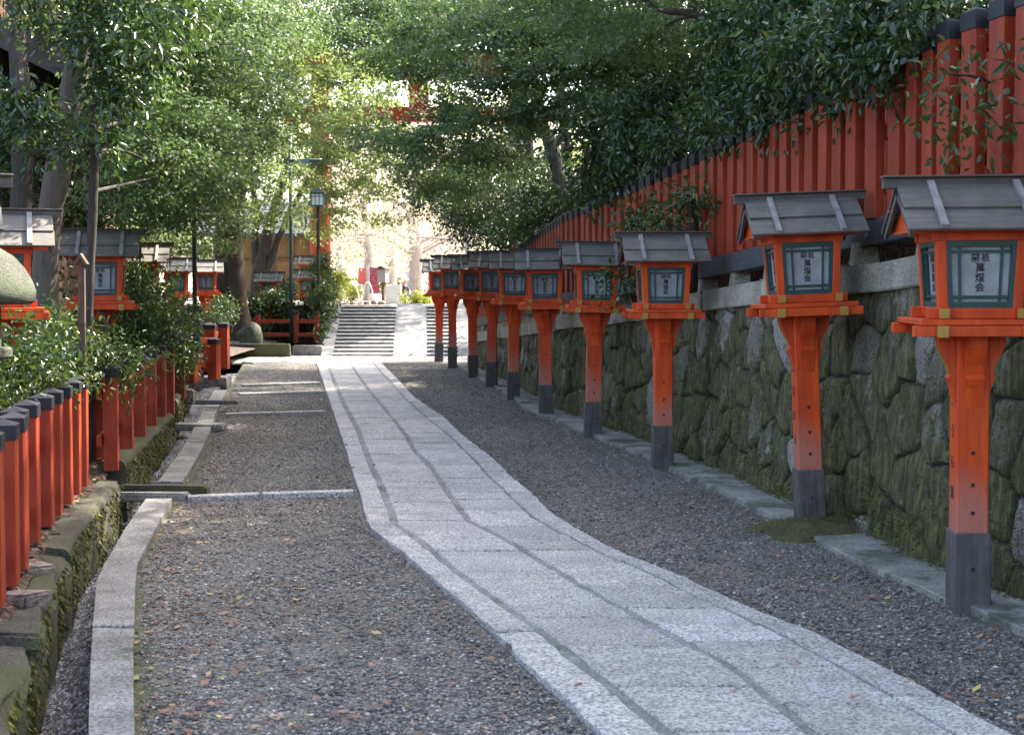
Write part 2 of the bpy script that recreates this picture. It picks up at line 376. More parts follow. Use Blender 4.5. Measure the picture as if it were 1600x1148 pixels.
# gravel material with a moss mask
def m_gravel():
    m, n, l, b = mat('gravel'); c = coords(n, l)
    v1 = n.new('ShaderNodeTexVoronoi'); v1.inputs['Scale'].default_value = 75; l.new(c, v1.inputs['Vector'])
    v2 = n.new('ShaderNodeTexVoronoi'); v2.inputs['Scale'].default_value = 160; l.new(c, v2.inputs['Vector'])
    sx = n.new('ShaderNodeSeparateColor'); l.new(v1.outputs['Color'], sx.inputs[0])
    r = ramp(n, [(0, (.032, .032, .028)), (.35, (.088, .087, .079)), (.7, (.15, .147, .135)), (.9, (.22, .20, .17)), (1, (.5, .49, .46))]); l.new(sx.outputs[0], r.inputs[0])
    s2 = n.new('ShaderNodeSeparateColor'); l.new(v2.outputs['Color'], s2.inputs[0])
    r2 = ramp(n, [(0, (.055, .054, .047)), (.6, (.12, .117, .104)), (1, (.2, .192, .172))]); l.new(s2.outputs[1], r2.inputs[0])
    pn = noise(n, l, coords(n, l, True, (1.3, .35, 1)), 1.6, 6, .7); pf = ramp(n, [(.42, 0), (.58, 1)]); l.new(pn, pf.inputs[0])
    col = mixc(n, l, mth(n, l, 'MULTIPLY', pf.outputs[0], .7), r.outputs[0], r2.outputs[0])
    dn = noise(n, l, c, .55, 4, .6); df = ramp(n, [(.42, (1.17, 1.12, 1.05)), (.62, (.95, .85, .72))]); l.new(dn, df.inputs[0])
    col = mixc(n, l, 1., col, df.outputs[0], 'MULTIPLY')
    at = n.new('ShaderNodeAttribute'); at.attribute_name = 'moss'
    mn = noise(n, l, c, 9, 7, .75); ms = mth(n, l, 'ADD', at.outputs['Fac'], mn); mr = ramp(n, [(.95, 0), (1.12, 1)]); l.new(mth(n, l, 'MULTIPLY', ms, .98), mr.inputs[0])
    mr.color_ramp.elements[0].position = .82; mr.color_ramp.elements[1].position = .98
    mg = noise(n, l, c, 120, 4, .7); mc = ramp(n, [(.35, (.035, .045, .012)), (.65, (.10, .11, .035))]); l.new(mg, mc.inputs[0])
    col = mixc(n, l, mth(n, l, 'MULTIPLY', mr.outputs[0], .85), col, mc.outputs[0])
    l.new(col, b.inputs['Base Color']); b.inputs['Roughness'].default_value = .85
    h1 = mth(n, l, 'MULTIPLY', v1.outputs['Distance'], -1.0)
    bb = bump(n, l, h1, .9, .016); bb = bump(n, l, v2.outputs['Distance'], .5, .006, bb); l.new(bb, b.inputs['Normal'])
    return m
M['gravel'] = m_gravel()
def m_soil():
    m, n, l, b = mat('leafy_soil'); c = coords(n, l)
    v1 = n.new('ShaderNodeTexVoronoi'); v1.inputs['Scale'].default_value = 38; l.new(c, v1.inputs['Vector'])
    sx = n.new('ShaderNodeSeparateColor'); l.new(v1.outputs['Color'], sx.inputs[0])
    r = ramp(n, [(0, (.018, .013, .009)), (.5, (.05, .036, .026)), (.85, (.10, .065, .04)), (1, (.2, .12, .08))]); l.new(sx.outputs[0], r.inputs[0])
    l.new(r.outputs[0], b.inputs['Base Color']); b.inputs['Roughness'].default_value = .9
    l.new(bump(n, l, v1.outputs['Distance'], .9, .03), b.inputs['Normal']); return m
M['soil'] = m_soil()

def grid(rows, name, mt, moss=None):
    """rows: list of lists of (x,y,z), equal lengths"""
    V = np.array(rows, dtype=float); a, b = V.shape[:2]
    idx = np.arange(a * b).reshape(a, b)
    Fc = np.stack([idx[:-1, :-1], idx[:-1, 1:], idx[1:, 1:], idx[1:, :-1]], -1).reshape(-1, 4)
    return np_mesh(name, V.reshape(-1, 3), Fc, mt, smooth=True, attrs={'moss': moss} if moss is not None else None)

LANT = [(1512, 957, 680), (1266, 833, 529), (1035, 733, 362), (926, 685, 307), (853, 650, 255), (802, 625, 232), (768, 606, 212), (739, 592, 193), (707, 576, 176), (685.5, 568, 161)]
lant_pos = [G(x, y - 6 if i < 2 else y - 2) for i, (x, y, h) in enumerate(LANT)]

ys = np.concatenate([np.linspace(3.2, 12, 150), np.geomspace(12.1, 31.2, 110)])
rows = []; mo = []
for y in ys:
    xl = kerbR(y) - .06; xr = float(wallX(y)) + .15
    xs_ = np.linspace(xl, xr, 90)
    z = (vnoise(xs_, np.full_like(xs_, y), .9, 1) - .5) * .03 + (vnoise(xs_, np.full_like(xs_, y), 6, 2) - .5) * .008
    lo = float(L_out(y)); ro = float(R_out(y))
    inside = np.clip(np.minimum(xs_ - lo + .25, ro + .25 - xs_) / .25, 0, 1); z = z * (1 - inside) - .012 * inside
    edge = np.exp(-((xs_ - xl) / .24) ** 2) * .52 + np.exp(-((xs_ - xr + .45) / .16) ** 2) * .25
    pe = np.exp(-((xs_ - lo + .02) / .05) ** 2) * .2 + np.exp(-((xs_ - ro - .02) / .05) ** 2) * .1
    m_ = edge * (.5 + vnoise(xs_, np.full_like(xs_, y), 1.3, 5)) + pe
    for p in lant_pos:
        m_ += .25 * np.exp(-((xs_ - p.x) ** 2 + (y - p.y) ** 2) / .12)
    rows.append(np.stack([xs_, np.full_like(xs_, y), z], -1)); mo.append(m_)
tag(grid(rows, 'gravel_ground', M['gravel'], np.concatenate(mo)), kind='structure')

# scattered loose pebbles (one mesh of what nobody could count)
def scatter_pebbles(n, smin, smax, seed):
    g = np.random.default_rng(seed)
    y = 4.8 + 25 * g.random(n * 2) ** 1.7; u = g.random(n * 2)
    xl = np.array([kerbR(q) for q in y]) + .03; xr = wallX(y) - .38
    x = xl + (xr - xl) * u
    keep = (x < L_out(y) - .02) | (x > R_out(y) + .02); x = x[keep][:n]; y = y[keep][:n]; n = len(x)
    s = smin + (smax - smin) * g.random(n) ** 3
    base = np.array([[1, 0, 0], [0, 1, 0], [-1, 0, 0], [0, -1, 0], [.1, .1, .8], [.0, -.1, -.6]], float)
    fc = np.array([[0, 1, 4], [1, 2, 4], [2, 3, 4], [3, 0, 4], [1, 0, 5], [2, 1, 5], [3, 2, 5], [0, 3, 5]])
    V = base[None] * (1 + .5 * (g.random((n, 6, 3)) - .5)) * s[:, None, None]
    V[:, :, 0] *= (.8 + .6 * g.random((n, 1))); a = g.random(n) * 6.28
    X = V[..., 0] * np.cos(a)[:, None] - V[..., 1] * np.sin(a)[:, None]; Y = V[..., 0] * np.sin(a)[:, None] + V[..., 1] * np.cos(a)[:, None]
    Z = V[..., 2] * .6 + .002
    V = np.stack([X + x[:, None], Y + y[:, None], Z + (vnoise(x, y, .9, 1)[:, None] - .5) * .03], -1)
    Fc = (fc[None] + (np.arange(n) * 6)[:, None, None]).reshape(-1, 3)
    return V.reshape(-1, 3), Fc
def m_pebble():
    m, n, l, b = mat('pebble'); c = islandcol(n, l, [(0, (.03, .03, .027)), (.45, (.11, .108, .10)), (.75, (.2, .195, .18)), (.9, (.24, .18, .13)), (.97, (.38, .36, .33)), (1, (.5, .48, .44))])
    l.new(c, b.inputs['Base Color']); b.inputs['Roughness'].default_value = .8; return m
M['pebble'] = m_pebble()
V, Fc = scatter_pebbles(100000, .004, .015, 3)
tag(np_mesh('loose_gravel', V, Fc, M['pebble']), 'loose grey pebbles scattered over the gravel on both sides of the stone path', 'gravel', kind='stuff')

def fallen(n, seed, region):
    g = np.random.default_rng(seed); P_ = []
    while len(P_) < n:
        p = region(g)
        if p is not None: P_.append(p)
    P_ = np.array(P_); L = .012 + .022 * g.random(n) ** 1.6; a = g.random(n) * 6.28
    d = np.stack([np.cos(a), np.sin(a), (g.random(n) - .5) * .5], -1); s_ = np.stack([-np.sin(a), np.cos(a), (g.random(n) - .5) * .6], -1)
    up = np.array([0, 0, 1.]); cu = .3 * g.random(n)[:, None]
    b0 = P_ - d * L[:, None]; t0 = P_ + d * L[:, None] + up * L[:, None] * cu
    l0 = P_ + s_ * L[:, None] * .5 + up * L[:, None] * .3 * cu; r0 = P_ - s_ * L[:, None] * .5 + up * L[:, None] * .5 * cu
    V = np.stack([b0, r0, t0, l0], 1).reshape(-1, 3); V[:, 2] += .012
    return V, (np.arange(n)[:, None] * 4 + np.arange(4)[None])
def m_litter():
    m, n, l, b = mat('dry_leaf'); c = islandcol(n, l, [(0, (.05, .022, .012)), (.45, (.13, .05, .028)), (.75, (.22, .10, .05)), (.92, (.32, .2, .1)), (.97, (.4, .33, .05)), (1, (.10, .14, .03))])
    l.new(c, b.inputs['Base Color']); b.inputs['Roughness'].default_value = .65; return m
M['litter'] = m_litter()
def reg_path(g):
    y = 4.8 + 16 * g.random() ** 1.6; xl = kerbR(y); xr = float(wallX(y)); u = g.random()
    k_ = g.random(); u = 1 - .13 * abs(g.normal()) if k_ < .30 else .07 * abs(g.normal()) if k_ < .45 else u
    u = min(max(u, 0), 1)
    x = xl + (xr - xl) * u
    if float(L_out(y)) < x < float(R_out(y)) and g.random() < .93: return None
    return (x, y, .012 if float(L_out(y)) < x < float(R_out(y)) else 0.0)
V, Fc = fallen(2000, 4, reg_path)
V[:, 2] = np.where((V[:, 0] > L_out(V[:, 1])) & (V[:, 0] < R_out(V[:, 1])), V[:, 2] + .02, V[:, 2])
tag(np_mesh('fallen_leaves', V, Fc, M['litter']), 'dry brown and red leaves fallen on the gravel beside the path', 'fallen leaves', kind='stuff')

# --- paving: mortar bed + slabs
bed = []
for y in np.concatenate([np.arange(3.6, 30.2, .25)]):
    bed.append([(float(L_out(y)) + .02, y, -.010), (float(R_out(y)) - .02, y, -.010)])
tag(grid(bed, 'path_bed', M['soil']), kind='structure')
for fn, w_ in ((L_j, .034), (C_j, .030), (R_j, .013)):
    rows = [[(float(fn(y)) - w_, y, .011), (float(fn(y)), y, .012 + .003 * random.random()), (float(fn(y)) + w_, y, .011)] for y in np.arange(3.6, 30.1, .08)]
    tag(grid(rows, 'joint_mortar', M['mortar']), kind='structure')
def slab(mb, cs, z, g):
    cs = [Vector(c) for c in cs]; ctr = sum(cs, Vector()) / len(cs)
    lo = [Vector((c.x, c.y, -.05)) for c in cs]
    b = .007
    mid = [Vector((c.x, c.y, z - b)) for c in cs]
    top = [Vector((c.x, c.y, z)) + (ctr - Vector((c.x, c.y, ctr.z))).normalized() * b for c in cs]
    tz = [(g.random() - .5) * .005 for _ in cs]
    for t, m_, q in zip(top, mid, tz): t.z = z + q; m_.z = z - b + q
    n = len(cs); o = len(mb.v); mb.v += [tuple(v) for v in lo + mid + top]
    for i in range(n):
        j = (i + 1) % n
        mb.f.append((o + i, o + j, o + n + j, o + n + i)); mb.f.append((o + n + i, o + n + j, o + 2 * n + j, o + 2 * n + i))
    mb.f.append(tuple(o + 2 * n + i for i in range(n)))
mb = MB(); g = random.Random(11)
lanes = [(lambda y: float(L_out(y)), lambda y: float(L_j(y)) - .028, .75, 1.25, .022), (lambda y: float(L_j(y)) + .028, lambda y: float(C_j(y)) - .024, .26, .72, .020),
         (lambda y: float(C_j(y)) + .024, lambda y: float(R_j(y)) - .010, .26, .72, .020), (lambda y: float(R_j(y)) + .010, lambda y: float(R_out(y)), .6, 1.2, .022)]
for a, b, lmin, lmax, z in lanes:
    y = 3.7; sk = 0
    while y < 30:
        y2 = min(y + g.uniform(lmin, lmax), 30.05); gap = .006 if g.random() < .5 else .013; zz = z + g.uniform(-.003, .004); sk2 = g.uniform(-.03, .03)
        ym = (y + y2) / 2; ya = y + gap; yb = y2 - gap
        nseg = 3
        left = [(a(t + sk) + g.uniform(-.005, .005), t + sk) for t in np.linspace(ya, yb, nseg)]
        right = [(b(t) + g.uniform(-.005, .005), t) for t in np.linspace(ya, yb, nseg)]
        nseg = max(3, int((yb - ya) / .09)); jj = lambda: g.uniform(-.007, .007)
        right = [(b(t) + jj(), t) for t in np.linspace(ya, yb, nseg)]; left = [(a(t) + jj(), t) for t in np.linspace(ya + sk, yb + sk2, nseg)]
        right[-1] = (right[-1][0], yb); k4 = [(right[-1][0] * (1 - q) + left[-1][0] * q, right[-1][1] * (1 - q) + left[-1][1] * q + g.uniform(-.004, .004)) for q in (.25, .5, .75)]
        right = right + k4
        pts = [(x, yy, 0) for x, yy in right] + [(x, yy, 0) for x, yy in reversed(left)]
        if left[-1][1] - left[0][1] > .1: slab(mb, pts, zz, g)
        y = y2; sk = sk2
tag(mb.build('stone_path', M['granite']), kind='structure')

# --- white cross strips left of the path
g = random.Random(3)
for (py, x0, x1, th) in ((776, 291, 556, .13), (649, 352, 508, .16), (617, 372, 506, .22), (603, 378, 500, .22), (567, 386, 492, .5)):
    c0 = G(x0, py + (6 if py > 700 else 1)); c1 = G(x1, py - 3); mb = MB(); L = (c1 - c0).length; k = max(2, round(L / .55)); u = 0
    cuts = [0] + sorted(g.uniform((i + .75) / k, (i + 1.25) / k) for i in range(k - 1)) + [1]
    for a, b in zip(cuts[:-1], cuts[1:]):
        pa = c0.lerp(c1, a); pb = c0.lerp(c1, b); d = (pb - pa).normalized(); nn = Vector((-d.y, d.x, 0)) * th / 2; pa += d * .012; pb -= d * .012
        slab(mb, [pa - nn, pb - nn + d * g.uniform(-.02, .01), pb + nn, pa + nn], .038, g)
    tag(mb.build('cross_kerb', M['granite']), kind='structure')

# --- kerb slabs of the gutter
mb = MB(); y = 3.6; g = random.Random(21)
gaps = [(10.55, 11.25), (21.6, 23.2)]
cuts = [3.6, 5.1, 6.45, 7.95, 9.15, 10.45]
segs = list(zip(cuts[:-1], cuts[1:])) + [(11.3, 12.6), (12.6, 14.2), (14.2, 15.7), (16.2, 17.9), (17.9, 19.6), (19.6, 21.4), (23.4, 25.5)]
for a, b in segs:
    a_, b_ = a + .006, b - .006; z = .05 + g.uniform(-.006, .008)
    pts = [(kerbR(t), t) for t in np.linspace(a_, b_, 4)] + [(kerbL(t), t) for t in np.linspace(b_, a_, 4)]
    n0 = len(mb.v); slab(mb, [(x, yy, 0) for x, yy in pts], z, g)
    for i in range(n0, n0 + 8): mb.v[i] = (mb.v[i][0], mb.v[i][1], -.45)
tag(mb.build('gutter_kerb', M['kerb']), kind='structure')

# --- gutter bed, water, left bank
zb = lerpf([(4, -.36), (10.5, -.26), (12, -.14), (21, .0), (26, .02)])
rows = []; wr = []
for y in np.arange(3.4, 24.5, .025):
    l_, r_ = bankR(y) - .08, kerbL(y) + .03
    rows.append([(l_ + (r_ - l_) * t, y, zb(y) - .12 + .035 * float(vnoise(np.array([t * 2.]), np.array([y * 5.]), 1, 3)[0])) for t in np.linspace(0, 1, 9)])
    tt = np.linspace(0, 1, 26); xx = l_ + (r_ - l_) * tt; yy = np.full(26, y); wz = zb(y) + (vnoise(xx, yy * .6, 9, 3, 3) - .5) * .05 + (vnoise(xx, yy, 26, 6, 2) - .5) * .012
    wr.append(np.stack([xx, yy, wz], -1))
tag(grid(rows, 'gutter_bed', M['soil']), kind='structure')
def m_water():
    m, n, l, b = mat('running_water'); c = coords(n, l, True, (1.6, 1, 1))
    n1 = noise(n, l, c, 18, 5, .7, .6); n2 = noise(n, l, c, 42, 3, .6)
    r = ramp(n, [(.4, (.012, .008, .006)), (.7, (.06, .035, .03))]); l.new(n1, r.inputs[0]); glint = ramp(n, [(.50, 0), (.57, 1)]); n5 = noise(n, l, coords(n, l, True, (3, 1, 1)), 22, 4, .7, 1.2); l.new(n5, glint.inputs[0]); l.new(mixc(n, l, glint.outputs[0], r.outputs[0], (.62, .63, .66)), b.inputs['Base Color'])  # white flecks painted into the colour as glints of sky on the ripples
    b.inputs['Roughness'].default_value = .06; b.inputs['IOR'].default_value = 1.9; b.inputs['Specular IOR Level'].default_value = .8
    bb = bump(n, l, n1, 1.0, .12); bb = bump(n, l, n2, 1.0, .05, bb); l.new(bb, b.inputs['Normal']); return m
M['water'] = m_water()
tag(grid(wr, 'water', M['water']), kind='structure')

bank_top = lerpf([(4, .10), (10.9, .13), (10.95, .24), (15.4, .26), (16.2, .30), (26, .32)])
def bank(a, b, z, w, name='gutter_wall', jit=.012):
    mb = MB(); ts = np.linspace(a, b, max(3, int((b - a) / .25)) + 1); sec = []
    for t in ts:
        x = bankR(t); j = [random.uniform(-jit, jit) for _ in range(4)]
        sec.append([(x + .02, t, -.5), (x + .01 + j[0], t, z * .3), (x + j[1], t, z - .03), (x - .025, t, z + j[2] * .4), (x - w, t, z + j[3] * .5), (x - w - .01, t, -.5)])
    k = 6; vs = [v for s_ in sec for v in s_]; fs = []
    for i in range(len(ts) - 1):
        for q in range(k): fs.append((i * k + q, i * k + (q + 1) % k, (i + 1) * k + (q + 1) % k, (i + 1) * k + q))
    fs += [tuple(range(k)), tuple(range(len(vs) - 1, len(vs) - 1 - k, -1))]
    mb.add(vs, fs); bmname = mb.build(name, M['concrete'], bev=.006)
    return tag(bmname, kind='structure')
bank(3.4, 7.9, .10, .13, jit=.03); bank(7.95, 10.75, .13, .17); bank(11.05, 15.3, .24, .20); bank(16.3, 19.2, .30, .24)

# moss hanging on the gutter wall: many little tufts
def tufts(n, seed, pos, L0=.02, L1=.05):
    g = np.random.default_rng(seed); P_ = []; D_ = []
    for _ in range(n):
        p, d = pos(g); P_.append(p); D_.append(d)
    P_ = np.array(P_); D_ = np.array(D_); D_ /= np.linalg.norm(D_, axis=1)[:, None]
    L = (L0 + (L1 - L0) * g.random(n))[:, None]; sd_ = np.cross(D_, g.normal(size=(n, 3))); sd_ /= np.linalg.norm(sd_, axis=1)[:, None] + 1e-6
    V = np.stack([P_, P_ + D_ * L * .5 + sd_ * L * .16, P_ + D_ * L, P_ + D_ * L * .5 - sd_ * L * .16], 1).reshape(-1, 3)
    return V, (np.arange(n)[:, None] * 4 + np.arange(4)[None])
def m_mosst():
    m, n, l, b = mat('moss_tuft'); c = islandcol(n, l, [(0, (.02, .028, .005)), (.5, (.08, .085, .016)), (1, (.2, .18, .03))])
    l.new(c, b.inputs['Base Color']); b.inputs['Roughness'].default_value = .9; return m
M['mosst'] = m_mosst()
def bankmoss(g):
    y = 5 + 14 * g.random() ** 1.4
    if 10.75 < y < 11.05 or 15.3 < y < 16.3: y += .5
    z = bank_top(y); t = g.random(); zz = z - .02 - (z - zb(y)) * t * .95
    if float(vnoise(np.array([y]), np.array([zz * 3]), 2.0, 9)[0]) < .42: y += .2
    return (bankR(y) + .005, y, zz), (.25 + g.random() * .4, g.normal() * .3, -1.0 + g.random() * .5)
V, Fc = tufts(9500, 2, bankmoss, .016, .045)
tag(np_mesh('hanging_moss', V, Fc, M['mosst']), 'yellow green moss hanging over the water on the gutter wall', 'moss', kind='stuff')

# slabs bridging the gutter
def block(name, c, d, rz, mt, label, cat, bev=.015, group=None, jit=.01):
    mb = MB(); mb.box((0, 0, d[2] / 2), d)
    mb.v = [(x + random.uniform(-jit, jit), y + random.uniform(-jit, jit), z + random.uniform(-jit, jit) * .6) for x, y, z in mb.v]
    o = mb.build(name, mt, bev=bev, seg=2); o.location = c; o.rotation_euler.z = rz
    return tag(o, label, cat, group)
p0, p1 = G(172, 768, .07), G(296, 775, .07)
block('stone_slab', ((p0.x + p1.x) / 2, 10.95, -.01), ((p1 - p0).length, .13, .09), R(-3), M['concrete'], 'dark concrete beam bridging the gutter beside the red fence', 'slab')
block('stone_slab', ((p0.x + p1.x) / 2 - .05, 10.72, -.02), ((p1 - p0).length * .86, .12, .07), R(-4), M['kerb'], 'pale granite strip laid in front of the dark beam over the gutter', 'slab')
block('stone_slab', (-3.62, 15.9, .0), (.8, .22, .08), R(-3), M['kerb'], 'thin grey slab crossing the gutter halfway along', 'slab')
block('stone_slab', (-3.85, 18.3, .10), (.7, .18, .05), R(-6), M['kerb'], 'thin broken slab across the gutter behind the halfway slab', 'slab')
q = G(336, 604, .0)
block('granite_block', (q.x, q.y, 0), (.46, .6, .17), R(2), M['kerb'], 'long grey granite block over the far end of the gutter', 'block')
q = G(301, 600, .1)
block('rough_stone', (q.x, q.y, 0), (.3, .35, .34), R(20), M['rock'], 'rough broken stone set at the corner of the gutter', 'stone', .03, jit=.04)
q = G(288, 632, .1)
block('flat_stone', (q.x, q.y, .1), (.26, .3, .2), R(5), M['rock'], 'flat topped reddish stone on the gutter wall end', 'stone', .02)

# garden soil on the left (outside the gutter), large ground, upper plaza
def bankL(y): return bankR(y) - .12
rows = []
for y in np.concatenate([np.arange(3.2, 22, .25), np.arange(22, 48, .6)]):
    x0 = bankL(min(y, 26)) - (0 if y < 26 else (y - 26) * .04); zz = (.13 if y < 10.9 else .2 if y < 16 else .22)
    r_ = []
    for t in np.linspace(0, 1, 26):
        x = x0 - 28 * t ** 2; r_.append((x, y, zz + min(.5, (x0 - x) * .07) + .05 * float(vnoise(np.array([x]), np.array([y]), 1.2, 4)[0]) - .03 - (.0 if t > 0 else .02)))
    rows.append(r_)
tag(grid(rows, 'garden_soil', M['soil']), kind='structure')
def reg_gard(g):
    y = 5 + 13 * g.random() ** 1.3; x = bankL(y) - .0 - .4 * g.random() ** 1.2
    return (x, y, .14 if y < 10.9 else .22)
V, Fc = fallen(1600, 8, reg_gard)
tag(np_mesh('fallen_leaves', V, Fc, M['litter']), 'brown leaf litter lying along the foot of the left red fence', 'fallen leaves', kind='stuff')
# mossy rocks along the near bank
g = random.Random(8)
def rock(name, c, r, mt, label, cat, seed, group=None, flat=.6):
    bm = bmesh.new(); bmesh.ops.create_icosphere(bm, subdivisions=3, radius=1)
    gg = random.Random(seed); ax = [Vector((gg.gauss(0, 1), gg.gauss(0, 1), gg.gauss(0, 1))).normalized() for _ in range(9)]; cut = [gg.uniform(.55, .85) for _ in ax]
    for v in bm.verts:
        p = v.co.copy()
        for a, k in zip(ax, cut):
            d = p.dot(a)
            if d > k: p -= a * (d - k) * .85
        v.co = Vector((p.x * r[0], p.y * r[1], p.z * r[2] + r[2] * .4))
    me = bpy.data.meshes.new(name); bm.to_mesh(me); bm.free(); me.materials.append(mt); me.polygons.foreach_set('use_smooth', [False] * len(me.polygons))
    o = bpy.data.objects.new(name, me); COL.objects.link(o); o.location = c; return tag(o, label, cat, group)
for i, (px, py, s, lb) in enumerate(((78, 850, .10, 'flat mossy rock on the bank beside the third near picket'), (52, 905, .11, 'grey wedge shaped rock on the near gutter bank'), (30, 955, .12, 'tilted grey rock on the gutter bank at the left edge'), (30, 1015, .12, 'lowest mossy rock on the gutter bank in the left corner'))):
    q = G(px, py, .06); block('bank_rock', (q.x, q.y, .06), (s * 1.5, s * 1.9, s * .8), R(20 + 25 * i), M['concrete'] if i % 3 == 0 else M['rock'], lb, 'rock', .015, jit=s * .22)

big = MB(); big.add([(-76, -12, -.62), (76, -12, -.62), (76, 131, -.62), (-76, 131, -.62)], [(0, 1, 2, 3)])
tag(big.build('ground', M['soil']), kind='structure')
# pale sunlit forecourt in front of the stairs
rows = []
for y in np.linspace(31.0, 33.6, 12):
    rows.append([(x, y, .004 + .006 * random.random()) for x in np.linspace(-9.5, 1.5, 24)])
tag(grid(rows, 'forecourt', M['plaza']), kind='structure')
mb = MB(); g = random.Random(2)
p = G(497, 566).y; y0, y1 = 30.15, 30.95
x = -6.6
while x < -.9:
    x2 = x + g.uniform(.6, 1.1); slab(mb, [(x + .01, y0 + g.uniform(-.05, .05), 0), (x2 - .01, y0 + g.uniform(-.05, .05), 0), (x2 - .01, y1, 0), (x + .01, y1, 0)], .018, g); x = x2
tag(mb.build('cross_paving', M['granite']), kind='structure')
mb = MB(); mb.add([(-7, 30, -.004), (1, 30, -.004), (1, 31.2, -.004), (-7, 31.2, -.004)], [(0, 1, 2, 3)]); tag(mb.build('paving_bed', M['plaza']), kind='structure')

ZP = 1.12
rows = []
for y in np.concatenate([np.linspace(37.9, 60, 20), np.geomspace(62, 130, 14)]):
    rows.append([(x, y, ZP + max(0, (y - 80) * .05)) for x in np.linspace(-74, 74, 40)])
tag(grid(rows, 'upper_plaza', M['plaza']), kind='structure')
mb = MB(); mb.add([(-60, 37.9, -.7), (60, 37.9, -.7), (60, 37.9, ZP), (-60, 37.9, ZP)], [(0, 1, 2, 3)]); tag(mb.build('plaza_edge', M['soil']), kind='structure')

# --- stairs
st = thing('stone_staircase', (-4, 33, 0), 0, 'wide pale stone staircase with a smooth central ramp climbing to the sunlit plaza', 'stairs')
NR, Y0, Y1 = 14, 33.0, 37.75; rh = ZP / NR; td = (Y1 - Y0) / NR
def sx(px_bot, px_top): return (px_bot - CX) / F * Y0, (px_top - CX) / F * Y1
def flight(xl, xr, xlt, xrt):
    tr = MB(); ri = MB(); 
    for i in range(NR):
        t = i / NR; a = xl + (xlt - xl) * t; b = xr + (xrt - xr) * t; y = Y0 + td * i; z = rh * i
        nose = rh * .46
        # tread with its pale nose sloped to catch the sun
        prof = [(y - .012, z + rh - nose), (y + .055, z + rh - .008), (y + .09, z + rh), (y + td + .05, z + rh), (y + td + .05, z + rh - .05), (y + .02, z + rh - nose - .012), (y - .008, z + rh - nose - .006)]
        n = len(prof); vs = [(a, yy, zz) for yy, zz in prof] + [(b, yy, zz) for yy, zz in prof]
        tr.add(vs, [tuple(range(n)), tuple(range(2 * n - 1, n - 1, -1))] + [(k, (k + 1) % n, (k + 1) % n + n, k + n) for k in range(n)])
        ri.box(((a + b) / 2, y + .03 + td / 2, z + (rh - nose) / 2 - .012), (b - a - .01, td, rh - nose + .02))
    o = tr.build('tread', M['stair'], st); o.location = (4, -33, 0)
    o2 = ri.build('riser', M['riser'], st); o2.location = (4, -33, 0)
def rampm(xl, xr, xlt, xrt, name='ramp', lift=.03):
    m_ = MB(); n = 12
    lo = []; 
    for i in range(n):
        t0, t1 = i / n, (i + 1) / n
        f = lambda a, b, t: a + (b - a) * t
        yA, yB = Y0 + (Y1 + .2 - Y0) * t0 - .02, Y0 + (Y1 + .2 - Y0) * t1 - .02; zA, zB = ZP * t0 + lift + (.02 if i else -.1), ZP * t1 + lift + .02
        m_.hexa([(f(xl, xlt, t0), yA, -.2), (f(xr, xrt, t0), yA, -.2), (f(xr, xrt, t1), yB, -.2), (f(xl, xlt, t1), yB, -.2)],
                [(f(xl, xlt, t0), yA, zA), (f(xr, xrt, t0), yA, zA), (f(xr, xrt, t1), yB, zB), (f(xl, xlt, t1), yB, zB)])
    o = m_.build(name, M['stair'], st); o.location = (4, -33, 0)
a, at = sx(520, 534); b, bt = sx(614, 619); flight(a, b, at, bt)
c, ct = sx(667, 667); d, dt = sx(716, 708); flight(c, d, ct, dt)
rampm(b + .004, c - .004, bt + .004, ct - .004)
e, et = sx(501, 517); rampm(e, a - .004, et, at - .004, 'side_ramp', .06)
e, et = sx(760, 755); rampm(d + .004, e, dt + .004, et, 'side_ramp', .05)
# ------------------------------------------------------------------ right stone wall
copB = lerpf([(5, 1.80), (8.2, 1.63), (13.2, 1.37), (16.4, 1.16), (22.6, .83), (29.4, .46)])   # underside of the coping
def wtan(y, e=.4):
    return Vector((float(wallX(y + e)) - float(wallX(y - e)), 2 * e, 0)).normalized()
WY0, WY1 = 4.6, 29.4
